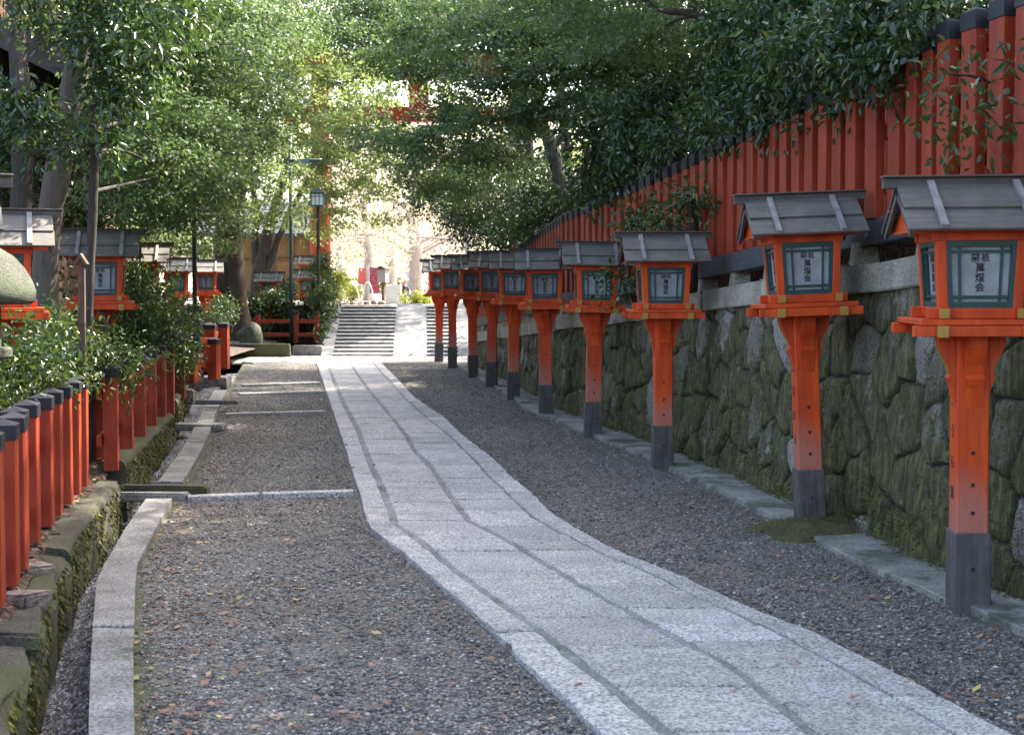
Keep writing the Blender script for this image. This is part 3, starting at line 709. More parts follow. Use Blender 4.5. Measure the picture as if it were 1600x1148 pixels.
# arc length table
tY = np.linspace(WY0, WY1, 400); tX = wallX(tY); ds = np.hypot(np.diff(tX), np.diff(tY)); S = np.concatenate([[0], np.cumsum(ds)]); STOT = S[-1]
def yat(s): return np.interp(s, S, tY)
def m_wall():
    m, n, l, b = mat('mossy_masonry'); c = coords(n, l)
    a1 = n.new('ShaderNodeAttribute'); a1.attribute_name = 'tone'; a2 = n.new('ShaderNodeAttribute'); a2.attribute_name = 'bare'; a3 = n.new('ShaderNodeAttribute'); a3.attribute_name = 'crack'
    n1 = noise(n, l, c, 75, 5, .8); n2 = noise(n, l, c, 7, 6, .7); cs = coords(n, l, True, (1, 1, .14)); n3 = noise(n, l, cs, 26, 6, .7, .3)
    r = ramp(n, [(0, (.12, .11, .08)), (.5, (.19, .175, .14)), (1, (.30, .285, .25))]); l.new(a1.outputs['Fac'], r.inputs[0])
    sp = ramp(n, [(.40, .4), (.5, 1), (.61, 1.7)]); l.new(n1, sp.inputs[0]); stone = mixc(n, l, 1., r.outputs[0], sp.outputs[0], 'MULTIPLY')
    mr = ramp(n, [(.3, (.020, .020, .004)), (.5, (.066, .064, .014)), (.68, (.15, .14, .04))]); l.new(n3, mr.inputs[0])
    gz = n.new('ShaderNodeSeparateXYZ'); l.new(c, gz.inputs[0])
    low = n.new('ShaderNodeMapRange'); low.inputs[1].default_value = 1.7; low.inputs[2].default_value = 0; low.inputs[3].default_value = -.08; low.inputs[4].default_value = .2; l.new(gz.outputs[2], low.inputs[0])
    f = mth(n, l, 'SUBTRACT', mth(n, l, 'ADD', n2, low.outputs[0]), mth(n, l, 'MULTIPLY', a2.outputs['Fac'], .42))
    fr = ramp(n, [(.30, 0), (.50, 1)]); l.new(f, fr.inputs[0])
    col = mixc(n, l, mth(n, l, 'MULTIPLY', fr.outputs[0], .9), stone, mr.outputs[0])
    st = ramp(n, [(.35, .65), (.6, 1.15)]); l.new(n3, st.inputs[0]); col = mixc(n, l, 1., col, st.outputs[0], 'MULTIPLY')
    ck = ramp(n, [(0, (.010, .010, .008)), (1, (1, 1, 1))]); l.new(a3.outputs['Fac'], ck.inputs[0]); 
    col = mixc(n, l, mth(n, l, 'SUBTRACT', 1.0, a3.outputs['Fac']), col, (.02, .02, .014))
    l.new(col, b.inputs['Base Color']); b.inputs['Roughness'].default_value = .92
    h = mth(n, l, 'ADD', mth(n, l, 'MULTIPLY', n1, .35), n3); l.new(bump(n, l, h, 1.0, .025), b.inputs['Normal']); return m
M['wall'] = m_wall()
wall_t = thing('stone_wall', (2.3, 8, 0), 0, 'long mossy retaining wall of fitted stones under a pale granite coping beam', 'wall')
def wl(o): o.location = (-2.3, -8, 0); o.parent = wall_t; return o
g = np.random.default_rng(12)
cw, chh = .31, .36
nu, nv = int(STOT / cw) + 4, 8
pu = (np.arange(nu)[:, None] - 1.5 + .5 * ((np.arange(nv)[None] % 2)) + (g.random((nu, nv)) - .5) * .85) * cw
pv = (np.arange(nv)[None] - .8 + (g.random((nu, nv)) - .5) * .8) * chh + 0 * pu
tone = g.random((nu, nv)); bare = (g.random((nu, nv)) < .12) * 1.0 + (g.random((nu, nv)) < .2) * .4
off = (g.random((nu, nv)) - .5) * .035; tu = (g.random((nu, nv)) - .5) * .16; tv = (g.random((nu, nv)) - .5) * .14
def wall_part(s0, s1, step):
    ss = np.arange(s0, s1 + step * .5, step); vv = np.linspace(0, 1, int(1.9 / step)); U, T = np.meshgrid(ss, vv, indexing='ij')
    yy = yat(U); H = np.array([copB(q) for q in yat(ss)])[:, None] + .03; V = T * (H + .06) - .06
    Uw = U + (vnoise(U, V, 5, 1) - .5) * .07; Vw = V + (vnoise(U, V, 5, 2) - .5) * .07
    iu = np.floor(Uw / cw + 1.5).astype(int); iv = np.floor(Vw / chh + .8).astype(int)
    d1 = np.full(U.shape, 9.); d2 = np.full(U.shape, 9.); bi = np.zeros(U.shape, int); bj = np.zeros(U.shape, int); ma = np.full(U.shape, 9.); c1u = np.zeros(U.shape); c1v = np.zeros(U.shape)
    cand = []
    for a in (-2, -1, 0, 1, 2):
        for b in (-2, -1, 0, 1, 2):
            I = np.clip(iu + a, 0, nu - 1); J = np.clip(iv + b, 0, nv - 1); du = Uw - pu[I, J]; dv = (Vw - pv[I, J]) * .86
            d = (np.abs(du) ** 2.5 + np.abs(dv) ** 2.5) ** (1 / 2.5); new = d < d1
            d2 = np.where(new, d1, np.where((d < d2) & ~((I == bi) & (J == bj)), d, d2)); d1 = np.where(new, d, d1); bi = np.where(new, I, bi); bj = np.where(new, J, bj)
    e = d2 - d1; crack = np.clip((e - .005) / .014, 0, 1); bulge = np.clip(e / .09, 0, 1) ** .4
    du = Uw - pu[bi, bj]; dv = Vw - pv[bi, bj]
    h = bulge * .034 + off[bi, bj] + tu[bi, bj] * du + tv[bi, bj] * dv + (vnoise(U, V, 9, 3) - .5) * .03 + (vnoise(U, V, 30, 4, 2) - .5) * .008
    h = h * np.clip(crack + .15, 0, 1) - (1 - crack) * .02
    x0 = np.interp(U, S, tX); tx = np.interp(U, S[1:] - ds / 2, np.diff(tX) / ds); ty = np.interp(U, S[1:] - ds / 2, np.diff(tY) / ds)
    nx, ny = -ty, tx          # towards the path (-x)
    k = h - V * .085 - .02
    X = x0 + nx * k; Y = yy + ny * k
    idx = np.arange(U.size).reshape(U.shape)
    Fc = np.stack([idx[:-1, :-1], idx[:-1, 1:], idx[1:, 1:], idx[1:, :-1]], -1).reshape(-1, 4)
    Vv = np.stack([X, Y, V], -1).reshape(-1, 3)
    return Vv, Fc, tone[bi, bj].ravel(), bare[bi, bj].ravel(), crack.ravel()
parts = [wall_part(0, 6.5, .014), wall_part(6.5, 13, .022), wall_part(13, STOT, .04)]
o_ = 0; VV = []; FF = []; A = []; B = []; Cc = []
for v, f, a, b, c in parts:
    VV.append(v); FF.append(f + o_); o_ += len(v); A.append(a); B.append(b); Cc.append(c)
wl(np_mesh('masonry', np.concatenate(VV), np.concatenate(FF), M['wall'], smooth=True, attrs={'tone': np.concatenate(A), 'bare': np.concatenate(B), 'crack': np.concatenate(Cc)}))
def wp(y, offs, z):      # point at offset into the terrace (+) from the wall foot line
    t = wtan(y); return Vector((float(wallX(y)) + t.y * offs, y - t.x * offs, z))
# coping beams
g = random.Random(31); y = 4.7
while y < 29.3:
    y2 = min(y + g.uniform(1.5, 2.3), 29.5); a = .06; mb = MB(); k = 4; lo = []; hi = []
    ring = []
    ex = g.uniform(-.008, .008)
    for t in np.linspace(y + .008, y2 - .008, k):
        z = copB(t); f_ = .085 * z - .01; 
        ring.append([wp(t, f_ - .035 + ex, z + ex), wp(t, f_ + .30, z + ex), wp(t, f_ + .30, z + .185 + ex), wp(t, f_ - .035 + ex, z + .185 + ex)])
    vs = [v for r_ in ring for v in r_]; fs = []
    for i in range(k - 1):
        for q in range(4): fs.append((i * 4 + q, i * 4 + (q + 1) % 4, (i + 1) * 4 + (q + 1) % 4, (i + 1) * 4 + q))
    fs += [(0, 1, 2, 3), (k * 4 - 1, k * 4 - 2, k * 4 - 3, k * 4 - 4)]
    mb.add(vs, fs); wl(mb.build('coping_stone', M['coping'], bev=.009, seg=2)); y = y2
# small stone blocks standing on the coping
y = 5.0
while y < 29.2:
    z = copB(y) + .19; t = wtan(y); M3 = Matrix(((t.x, t.y, 0), (t.y, -t.x, 0), (0, 0, 1)))
    mb = MB(); c = wp(y, .085 * z - .01 + .11, z + .07); mb.box(c, (.15, .17, .18), M=Matrix(((t.x, t.y, 0), (t.y, -t.x, 0), (0, 0, 1))), top=.8)
    wl(mb.build('coping_block', M['coping'], bev=.008)); y += .92
# flat edge stones along the wall foot
mb = MB(); g = random.Random(77); y = 4.4
while y < 29.6:
    y2 = y + g.uniform(.7, 1.3); w0 = .36 + g.uniform(-.03, .03)
    pts = [wp(t, -w0 + g.uniform(-.012, .012), 0) for t in np.linspace(y + .007, y2 - .007, 3)] + [wp(t, .05, 0) for t in np.linspace(y2 - .007, y + .007, 3)]
    slab(mb, list(reversed(pts)), .035 + g.uniform(-.008, .008), g); y = y2
tag(mb.build('wall_foot_stones', M['flat']), kind='structure')
# terrace behind the wall
rows = []
for y in np.concatenate([np.linspace(3.5, 29.5, 60)]):
    z0 = copB(y) + .31; r_ = []
    for k, t in enumerate(np.linspace(0, 1, 22)):
        o = .33 + 30 * t ** 1.8; p = wp(y, o, 0); r_.append((p.x, p.y, z0 + min(2.5, (o - .33) * .22) + .06 * random.random() if k > 0 else z0 - .6))
    rows.append(r_)
tag(grid(rows, 'terrace_soil', M['soil']), kind='structure')
mb = MB(); a = wp(29.42, .1, 0); mb.box((a.x + 6, 29.5, 0), (11.9, .2, 1.1)); tag(mb.build('terrace_end', M['concrete']), kind='structure')
rows = []
for y in np.linspace(29.6, 37.9, 8):
    rows.append([(x, y, .02 + max(0, x) * .1) for x in np.linspace(.2, 30, 14)])
tag(grid(rows, 'garden_soil', M['soil']), kind='structure')

# ------------------------------------------------------------------ picket fences
def picket_mesh(name, w, t, h, cap):
    b = MB().box((0, 0, (h - cap) / 2), (w, t, h - cap)); o = b.build(name, M['redf'], bev=.004); return o
def picket_cap(name, w, t, h, cap, pyr):
    c = MB(); z0, z1 = h - cap - .01, h; W, T = w / 2 + .006, t / 2 + .006
    c.add([(-W, -T, z0), (W, -T, z0), (W, T, z0), (-W, T, z0), (-W, -T, z1), (W, -T, z1), (W, T, z1), (-W, T, z1), (0, 0, z1 + pyr)],
          [(3, 2, 1, 0), (0, 1, 5, 4), (1, 2, 6, 5), (2, 3, 7, 6), (3, 0, 4, 7), (4, 5, 8), (5, 6, 8), (6, 7, 8), (7, 4, 8)])
    return c.build(name, M['black'], bev=.002)
def place_pickets(fence, origin, spots, w, t, h, cap, pyr, nmax=100):
    """spots: (x, y, z, rz, dh) in world, nearest first"""
    proto = picket_mesh('picket', w, t, h, cap); pc = picket_cap('cap', w, t, h, cap, pyr)
    proto.parent = fence; pc.parent = proto
    rest = []
    for i, (x, y, z, rz) in enumerate(spots):
        if i >= nmax: rest.append((x, y, z, rz)); continue
        if i == 0: o = proto
        else:
            o = proto.copy(); COL.objects.link(o); o.parent = fence; k = pc.copy(); COL.objects.link(k); k.parent = o
        o.location = (x - origin[0], y - origin[1], z - origin[2]); o.rotation_euler = (random.uniform(-.006, .006), random.uniform(-.006, .006), rz + random.uniform(-.02, .02))
    if rest:
        for src, nm in ((proto, 'far_pickets'), (pc, 'far_caps')):
            vs = np.array([v.co for v in src.data.vertices]); fs = [tuple(p.vertices) for p in src.data.polygons]; mb = MB()
            for x, y, z, rz in rest:
                c, s = math.cos(rz), math.sin(rz)
                mb.add([(a * c - b * s + x - origin[0], a * s + b * c + y - origin[1], q + z - origin[2]) for a, b, q in vs], fs)
            q = mb.build(nm, src.data.materials[0]); q.parent = fence; q['kind'] = 'stuff'
# right fence on its dark beam
FO = (2.6, 8, 2.0)
rf = thing('picket_fence', FO, 0, 'tall vermilion picket fence with black caps on a dark beam along the stone wall', 'fence')
def rl(o): o.location = (-FO[0], -FO[1], -FO[2]); o.parent = rf; return o
def foff(y): return .085 * copB(y) - .01 + .13
y = 4.6
while y < 29.3:
    y2 = min(y + 3.1, 29.4); ring = []
    for t in np.linspace(y + .004, y2 - .004, 5):
        z = copB(t) + .185 + .13; o = foff(t); ring.append([wp(t, o - .09, z), wp(t, o + .11, z), wp(t, o + .11, z + .17), wp(t, o - .09, z + .17)])
    vs = [v for r_ in ring for v in r_]; fs = []
    for i in range(4):
        for q in range(4): fs.append((i * 4 + q, i * 4 + (q + 1) % 4, (i + 1) * 4 + (q + 1) % 4, (i + 1) * 4 + q))
    fs += [(0, 1, 2, 3), (19, 18, 17, 16)]
    rl(MB().add(vs, fs).build('base_beam', M['woodbeam'], bev=.006)); 
    for hz in (.16, .52, .80):
        ring = []
        for t in np.linspace(y, y2, 5):
            z = copB(t) + .485 + hz; o = foff(t); ring.append([wp(t, o - .022, z), wp(t, o + .022, z), wp(t, o + .022, z + .09), wp(t, o - .022, z + .09)])
        vs = [v for r_ in ring for v in r_]; rl(MB().add(vs, fs).build('rail', M['redf']))
    y = y2
spots = []; y = 5.0; k = 0
while y < 29.2:
    o = foff(y); t = wtan(y); rz = math.atan2(t.y, t.x); side = -1 if k % 2 == 0 else 1
    p = wp(y, o + side * .055, copB(y) + .483 + (.0 if side < 0 else -.01)); spots.append((p.x, p.y, p.z, rz)); y += .137; k += 1
place_pickets(rf, FO, spots, .158, .070, 1.02, .09, .035)

# left fences along the gutter
def left_fence(label, spots, z, h=.80, s=.115, rails=(.22, .58), pyr=.035, raw=False):
    o0 = (spots[0][0], spots[0][1], z)
    f = thing('picket_fence', o0, 0, label, 'fence', 'low vermilion picket fences along the gutter')
    rz = math.atan2(spots[-1][1] - spots[0][1], spots[-1][0] - spots[0][0])
    sp = []
    for i, (x, y) in enumerate(spots):
        nn = Vector((math.sin(rz), -math.cos(rz))) * ((.08 if i % 2 == 0 else -.08) if not raw else .0)
        sp.append((x + nn.x, y + nn.y, z - .02, rz))
    place_pickets(f, o0, sp, s, s * .92, h, .062, pyr * .8)
    for rr in rails:
        if raw:
            for (xa, ya), (xb, yb) in zip(spots[::4], spots[4::4]):
                MB().beam((xa - o0[0] - .057, ya - o0[1], rr), (xb - o0[0] - .057, yb - o0[1], rr), .035, .09).build('rail', M['redf'], f, bev=.003)
            continue
        a = Vector((0, 0, rr)); b = Vector((spots[-1][0] - o0[0], spots[-1][1] - o0[1], rr)); d = (b - a).normalized() * .12
        MB().beam(a - d, b + d, .035, .09).build('rail', M['redf'], f, bev=.003)
    return f
def fx(y, dx=0): return bankR(y) + dx
sp1 = [(-2.22, 5.5), (-2.29, 5.95), (-2.36, 6.38), (-2.46, 6.85), (-2.55, 7.24), (-2.66, 7.58), (-2.75, 8.04), (-2.84, 8.56), (-2.92, 8.98), (-3.0, 9.45), (-3.08, 9.9), (-3.15, 10.3)]
left_fence('nearest low red picket fence with black caps beside the gutter at the left edge', sp1, .18, .78, raw=True, rails=(.14, .50), s=.135)
a = P(155, 720, 10.95); b = G(255, 640, .2)
n_ = 12; sp2 = [(a.x + (b.x - a.x) * (i / (n_ - 1)) ** 1.0, 11.0 + (16.4 - 11.0) * (i / (n_ - 1))) for i in range(n_)]
left_fence('second low red picket fence with leaves growing through it above the raised gutter wall', sp2, .2, .80)
q1 = G(270, 620, .25); left_fence('short red fence end of two posts in front of the green lamp post', [(q1.x, q1.y), (q1.x - .12, q1.y + .9)], .24, .74, .15)
q = P(293, 585, 21.3); left_fence('short red fence of close posts at the foot of the green lamp post', [(q.x, q.y), (q.x + .1, q.y + .35), (q.x + .18, q.y + .7)], .2, .62, .16)
q = P(323, 575, 23.6); left_fence('farthest red picket fence piece beside the split tree trunk', [(q.x, q.y), (q.x + .02, q.y + .45), (q.x + .03, q.y + .9), (q.x + .05, q.y + 1.4)], .22, .78, .17)

# far two-rail red fence by the platform
q0, q1 = P(376, 545, 35.5), P(497, 543, 35.5)
f = thing('rail_fence', (q0.x, 35.5, .25), 0, 'low two rail vermilion fence behind the stone platform left of the stairs', 'fence')
Lx = q1.x - q0.x
for rr in (.17, .50): MB().beam((0, 0, rr), (Lx, 0, rr), .06, .10).build('rail', M['redf'], f, bev=.004)
for i, px in enumerate((403, 463, 495)):
    x = P(px, 540, 35.5).x - q0.x; MB().box((x, -.02, .32), (.12 if px != 463 else .10, .12, .70)).build('post', M['redf'], f, bev=.004)
    MB().box((x, -.02, .70), (.13, .13, .06)).build('cap', M['black'], f)
for (x0, x1, d, z0, z1, nm, mt, lb) in ((330, 452, 32.6, 0, .30, 'platform_kerb', 'concrete', 'long mossy stone kerb of the platform below the split tree'), (457, 503, 33.2, 0, .24, 'platform_kerb', 'kerb', 'short brown stone kerb between the platform and the stairs')):
    a = P(x0, 550, d).x; b = P(x1, 550, d).x
    block(nm, ((a + b) / 2, d + .15, z0), (b - a, .3, z1 - z0), 0, M[mt], lb, 'kerb', .02)
q = P(390, 540, 34.2); rock('boulder', (q.x, 34.2, .2), (.36, .3, .42), M['lstone'], 'rounded grey boulder between the split tree and the platform fence', 'rock', 9)

# ------------------------------------------------------------------ lettering
def glyphs(items, mt, parent, name='lettering', off=.0, extr=.0006):
    """items: (char, size, matrix) -> one mesh"""
    V = []; Fs = []
    for ch, size, Mx in items:
        cu = bpy.data.curves.new('t', 'FONT'); cu.body = ch; cu.size = size; cu.align_x = 'CENTER'; cu.align_y = 'CENTER'; cu.extrude = extr; cu.offset = off; cu.resolution_u = 2
        o = bpy.data.objects.new('t', cu); COL.objects.link(o); dg = bpy.context.evaluated_depsgraph_get(); dg.update()
        me = o.evaluated_get(dg).to_mesh(); k = len(V)
        V += [tuple(Mx @ v.co) for v in me.vertices]; Fs += [tuple(i + k for i in p.vertices) for p in me.polygons]
        o.evaluated_get(dg).to_mesh_clear(); bpy.data.objects.remove(o); bpy.data.curves.remove(cu)
    m_ = MB(); m_.v = V; m_.f = Fs; return m_.build(name, mt, parent)

# ------------------------------------------------------------------ wooden lantern
LG = 'vermilion wooden lanterns on posts'
def make_lantern(ll=None):
    T = thing('wooden_lantern', (0, 0, 0)); 
    MB().box((0, 0, .88), (.155, .155, 1.02)).build('post', M['red'], T, bev=.006)
    MB().box((0, 0, .18), (.18, .18, .44)).build('post_foot', M['foot'], T, bev=.006)
    half = [(.072, .98), (.082, 1.06), (.092, 1.12), (.112, 1.17), (.100, 1.19), (.112, 1.235), (.14, 1.285), (.158, 1.33), (.165, 1.385)]
    poly = half + [(-x, z) for x, z in reversed(half)]
    MB().prism(poly, -.05, .05).build('bracket', M['red'], T)
    bb = MB(); bb.prism(poly, -.045, .045); bb.v = [(-y, x, z) for x, y, z in bb.v]; bb.build('bracket', M['red'], T)
    for sgn in (-1, 1):
        ed = MB()
        for (x0, z0), (x1, z1) in zip(half[4:-1], half[5:]):
            ed.box((sgn * ((x0 + x1) / 2 + .002), 0, (z0 + z1) / 2), (.012, .022, abs(z1 - z0) + .004), M=Matrix.Rotation(sgn * math.atan2(x1 - x0, z1 - z0), 3, 'Y'))
        ed.build('bracket_trim', M['ochre'], T)
    # shelf
    for x in (-.2, .2):
        bmx = MB().box((x, 0, 1.412), (.05, .60, .055)).build('shelf_beam', M['red'], T, bev=.003)
        for y in (-.302, .302): MB().box((x, y, 1.412), (.052, .012, .057)).build('beam_end', M['ochre'], bmx)
    for y in (-.255, .255): MB().box((0, y, 1.4125), (.66, .05, .052)).build('shelf_beam', M['red'], T, bev=.003)
    MB().box((0, 0, 1.455), (.60, .56, .028)).build('shelf', M['red'], T, bev=.003)
    for k in range(2):
        M3 = Matrix.Rotation(k * math.pi / 2, 3, 'Z')
        for q in (-.182, .182):
            so_ = MB().box(M3 @ Vector((0, q, 1.497 + .001 * k)), (.50, .045, .052), rz=k * math.pi / 2).build('sill', M['red'], T, bev=.003)
            if k == 1:
                for y in (-.252, .252): MB().box((M3 @ Vector((0, q, 0))).xyz + Vector((0, y, 1.497)), (.046, .010, .048)).build('sill_end', M['ochre'], so_)
    # tapering corner posts and head beams
    z0, z1, r0, r1, wd = 1.51, 1.875, .175, .193, .048
    for a in (-1, 1):
        for b in (-1, 1):
            q = lambda r, z: [(a * r + i * wd / 2, b * r + j * wd / 2, z) for i, j in ((-1, -1), (1, -1), (1, 1), (-1, 1))]
            MB().hexa(q(r0, z0), q(r1, z1)).build('corner_post', M['red'], T, bev=.003)
    for k in range(2):
        M3 = Matrix.Rotation(k * math.pi / 2, 3, 'Z')
        for qq in (-1, 1): MB().box(M3 @ Vector((0, qq * (r1 + .003), 1.874 - .002 * k)), (.455 - .02 * k, .05, .050), rz=k * math.pi / 2).build('head_beam', M['red'], T, bev=.003)
    MB().box((0, 0, 1.912), (.37, .37, .036)).build('ceiling_board', M['plaster'], T)
    for a in (-1, 1):
        for b in (-1, 1): MB().box((a * .180, b * .180, 1.912), (.05, .05, .040)).build('head_block', M['red'], T)
    # panels
    zb, zt = 1.524, 1.850; yb, yt = .182, .199; wb, wt = .153, .170
    def face(u, v, d): # u in -1..1, v 0..1
        z = zb + (zt - zb) * v; y = -(yb + (yt - yb) * v) + d; return Vector((u * (wb + (wt - wb) * v), y, z))
    def bar(m_, u0, v0, u1, v1, w, d0, d1, vert):
        if vert: c = [face(u0 - w, v0, 0), face(u0 + w, v0, 0), face(u1 + w, v1, 0), face(u1 - w, v1, 0)]
        else: c = [face(u0, v0 - w, 0), face(u1, v1 - w, 0), face(u1, v1 + w, 0), face(u0, v0 + w, 0)]
        m_.hexa([p + Vector((0, d1, 0)) for p in c], [p + Vector((0, d0, 0)) for p in c])
    lab = ('front', 'right', 'back', 'left')
    for k in range(4):
        rot = Matrix.Rotation(k * math.pi / 2, 4, 'Z')
        pa = MB().add([face(-1, 0, .012), face(1, 0, .012), face(1, 1, .012), face(-1, 1, .012)], [(0, 1, 2, 3)])
        gr = MB()
        for u in (-.93, .93): bar(gr, u, 0, u, 1, .085, -.012, .010, True)
        for v in (.035, .965): bar(gr, -.86, v, .86, v, .052, -.011, .009, False)
        for u in (-.60, .60): bar(gr, u, .08, u, .92, .035, -.003, .010, True)
        for v in (.16, .84): bar(gr, -.85, v, .85, v, .020, -.0025, .0105, False)
        for m_ in (pa, gr): m_.v = [tuple(rot @ Vector(v)) for v in m_.v]
        po = pa.build('paper_panel', M['paper'], T); go = gr.build('lattice', M['green'], po)
        tl = math.atan2(yt - yb, zt - zb); base = Matrix.Rotation(math.pi / 2 + tl, 4, 'X')
        it = []
        for ch, u, v, sz in (('園', -.142, .735, .042), ('祇', .142, .735, .042), ('萬', 0, .585, .047), ('燈', 0, .44, .047), ('会', 0, .295, .047)):
            it.append((ch, sz, rot @ Matrix.Translation(face(u, v, .009)) @ base))
        glyphs(it, M['ink'], po, off=.0006)
    # roof: two boards a slope, battens, ridge
    zr, ze, yo = 2.115, 1.895, .335
    for sgn in (-1, 1):
        up = MB(); lw = MB(); bt = MB()
        def sp(t, n): # point down the slope, n = lift
            y = sgn * yo * t; z = zr + (ze - zr) * t; L = math.hypot(yo, zr - ze); return Vector((0, y + sgn * n * (zr - ze) / L, z + n * yo / L))
        for m_, t0, t1, l0, l1, hx in ((lw, .50, 1.0, .0, .0, .372), (up, .03, .56, .016, .014, .366)):
            a, b, c, d = sp(t0, l0), sp(t1, l1), sp(t1, l1 + .014), sp(t0, l0 + .014)
            q = [a, b, c, d]
            m_.add([(-hx, p.y, p.z) for p in q] + [(hx, p.y, p.z) for p in q], [(0, 1, 2, 3), (7, 6, 5, 4), (0, 4, 5, 1), (1, 5, 6, 2), (2, 6, 7, 3), (3, 7, 4, 0)])
        lw.build('roof_board', M['roofw'], T, bev=.002); up.build('roof_board', M['roofw'], T, bev=.002)
        for x in (-.205, .205):
            a = sp(.02, .042); b = sp(1.03, .030); nn = (sp(.5, 1) - sp(.5, 0)).normalized()
            bt = MB(); a.x = b.x = x; bt.beam(a, b, .036, .026, up=nn); bt.build('roof_batten', M['batten'], T, bev=.002)
        for x in (-.352, .352):
            a = sp(.0, -.022); b = sp(.98, -.022); a.x = b.x = x; nn = (sp(.5, 1) - sp(.5, 0)).normalized(); MB().beam(a, b, .018, .036, up=nn).build('barge_board', M['ridge'], T)
    gp = [(-.30, 1.90), (.30, 1.90), (0, 2.09)]
    for x in (-.32, .305):
        gb = MB(); gb.add([(x, a, z) for a, z in gp] + [(x + .015, a, z) for a, z in gp], [(2, 1, 0), (3, 4, 5), (0, 1, 4, 3), (1, 2, 5, 4), (2, 0, 3, 5)])
        gb.build('gable_board', M['red'], T)
    sf = MB(); sf.box((0, 0, 1.897), (.66, .56, .010)); sf.build('soffit', M['red'], T)
    rg = MB(); rg.box((0, 0, 2.142), (.86, .052, .055)); rg.box((0, 0, 2.174), (.868, .10, .010)); rg.build('ridge_board', M['ridge'], T, bev=.002)
    for z in (.22, .50, .64, .80): MB().box((.0, -.0795 if z > .4 else -.092, z), (.018, .008, .018)).build('bolt', M['ink'], T, bev=.003)
    return T
random.seed(9)
L0 = make_lantern(); bpy.context.view_layer.update(); reg_tree()
lab = ['nearest big vermilion lantern, cut by the right picture edge, with a dark clean roof',
       'second lantern from the right edge, standing in a mossy mound, with a mossy grey roof',
       'third lantern on the right, wide dark grey roof, standing alone before the mossy wall',
       'fourth lantern on the right, with a pale bleached roof slope',
       'fifth lantern on the right, lower than its neighbours, with greenish grey roof boards',
       'sixth lantern on the right, set high with a dull grey panel',
       'seventh lantern on the right, its panel half covered by the post frame of the sixth',
       'eighth lantern on the right, the last one whose post stands before the stone wall',
       'second farthest lantern on the right, its post before the right flight of stairs',
       'farthest lantern on the right, leftmost of the row with a white lit roof corner']
for i, ((px, py, h), p) in enumerate(zip(LANT, lant_pos)):
    o = L0 if i == 0 else copy_tree(L0)
    d = p.y; s = h / F * d / 2.18
    s = max(.96, min(1.06, s))
    o.location = p; o.rotation_euler = (R([.4, -.5, .3, -.8, .6, 0, 0, .5, 0, 0][i]), R([-.3, -2.2, -.1, .9, -.8, .4, .8, -.5, 0, .8][i]), R([-4, 0, 2, 2, 1, 3, -4, 6, 0, 6][i]))
    o.scale = (1, 1, s); tag(o, lab[i], 'lantern', LG)
LL = [(-2, 325, 10.2, 19, 'lantern with bright silvery roof behind the domed stone lantern cap at the left edge'),
      (158, 357, 14.0, 12, 'lantern with two board roof seen behind the thin dark trunk and the wooden stake'),
      (222, 378, 19.4, 10, 'lantern almost hidden in leaves between the stake and the pair of lanterns'),
      (276, 402, 27.5, 9, 'left one of the two bright lanterns behind the green lamp post'),
      (322, 405, 30.5, 10, 'right one of the two lanterns at the green lamp post, white sunlit roof'),
      (421, 424, 37.8, 2, 'lantern with a grey roof rising out of the shrub on the stone platform'),
      (480, 420, 40.5, 0, 'small bright lantern beside the hedge left of the stairs'),
      (480, 399, 43.0, 0, 'lantern roof standing just behind and above the one beside the stair hedge'),
      (-135, 268, 6.6, 22, 'nearest lantern on the left, only its reddish roof edge showing at the picture edge')]
for px, py, d, rz, lb in LL:
    o = copy_tree(L0); p = P(px, py, d); o.location = (p.x, d, p.z - 2.18); o.rotation_euler = (0, 0, R(rz)); o.scale = (1, 1, 1); tag(o, lb, 'lantern', LG)
# hand-painted donor marks down the left side of the two nearest posts
for par_i, chs in ((0, 'いうら米'), (1, '大目白人')):
    par = [o for o in sc.objects if o.get('label') == lab[par_i]][0]; 
    for k, ch in enumerate(chs):
        Mx = Matrix.Translation((-.0788, .01, 1.05 - .155 * k)) @ Matrix.Rotation(-math.pi / 2, 4, 'Z') @ Matrix.Rotation(math.pi / 2, 4, 'X'); glyphs([(ch, .075, Mx)], M['ink'], par, 'painted_writing', off=.001)
# moss mound round the second post
p = lant_pos[1]; mb = MB(); prof = []
ring = 28; vs = [(0, 0, .085)]; fs = []
for k in range(1, 8):
    r_ = k / 7; 
    for a in range(ring):
        t = 2 * math.pi * a / ring; rr = r_ * (.33 + .05 * math.sin(3 * t + 1) + .03 * math.sin(5 * t)); vs.append((rr * math.cos(t) * 1.1, rr * math.sin(t) * .8, .085 * (1 - r_ ** 2) - .004 + random.uniform(-.004, .004)))
for a in range(ring): fs.append((0, 1 + a, 1 + (a + 1) % ring))
for k in range(6):
    for a in range(ring): fs.append((1 + k * ring + a, 1 + (k + 1) * ring + a, 1 + (k + 1) * ring + (a + 1) % ring, 1 + k * ring + (a + 1) % ring))
mb.add(vs, fs); o = mb.build('moss_mound', M['moss'], smooth=True); o.location = (p.x + .03, p.y - .10, 0); o.scale = (1.25, 1.35, 1.2); tag(o, 'low mound of moss round the foot of the second lantern from the right edge', 'moss')
def footmoss(g):
    a = g.random() * 6.28; r_ = g.random() ** .5 * .34 if g.random() < .7 else .34 + abs(g.normal()) * .12; return (p.x + .03 + r_ * math.cos(a) * 1.1, p.y - .10 + r_ * math.sin(a) * .8, .085 * max(.02, 1 - (r_ / .35) ** 2)), (g.normal() * .5, g.normal() * .5, 1)
V, Fc = tufts(2500, 6, footmoss, .006, .014); mo_ = np_mesh('moss_tufts', V - np.array(o.location), Fc, M['mosst'], o); mo_['kind'] = 'stuff'
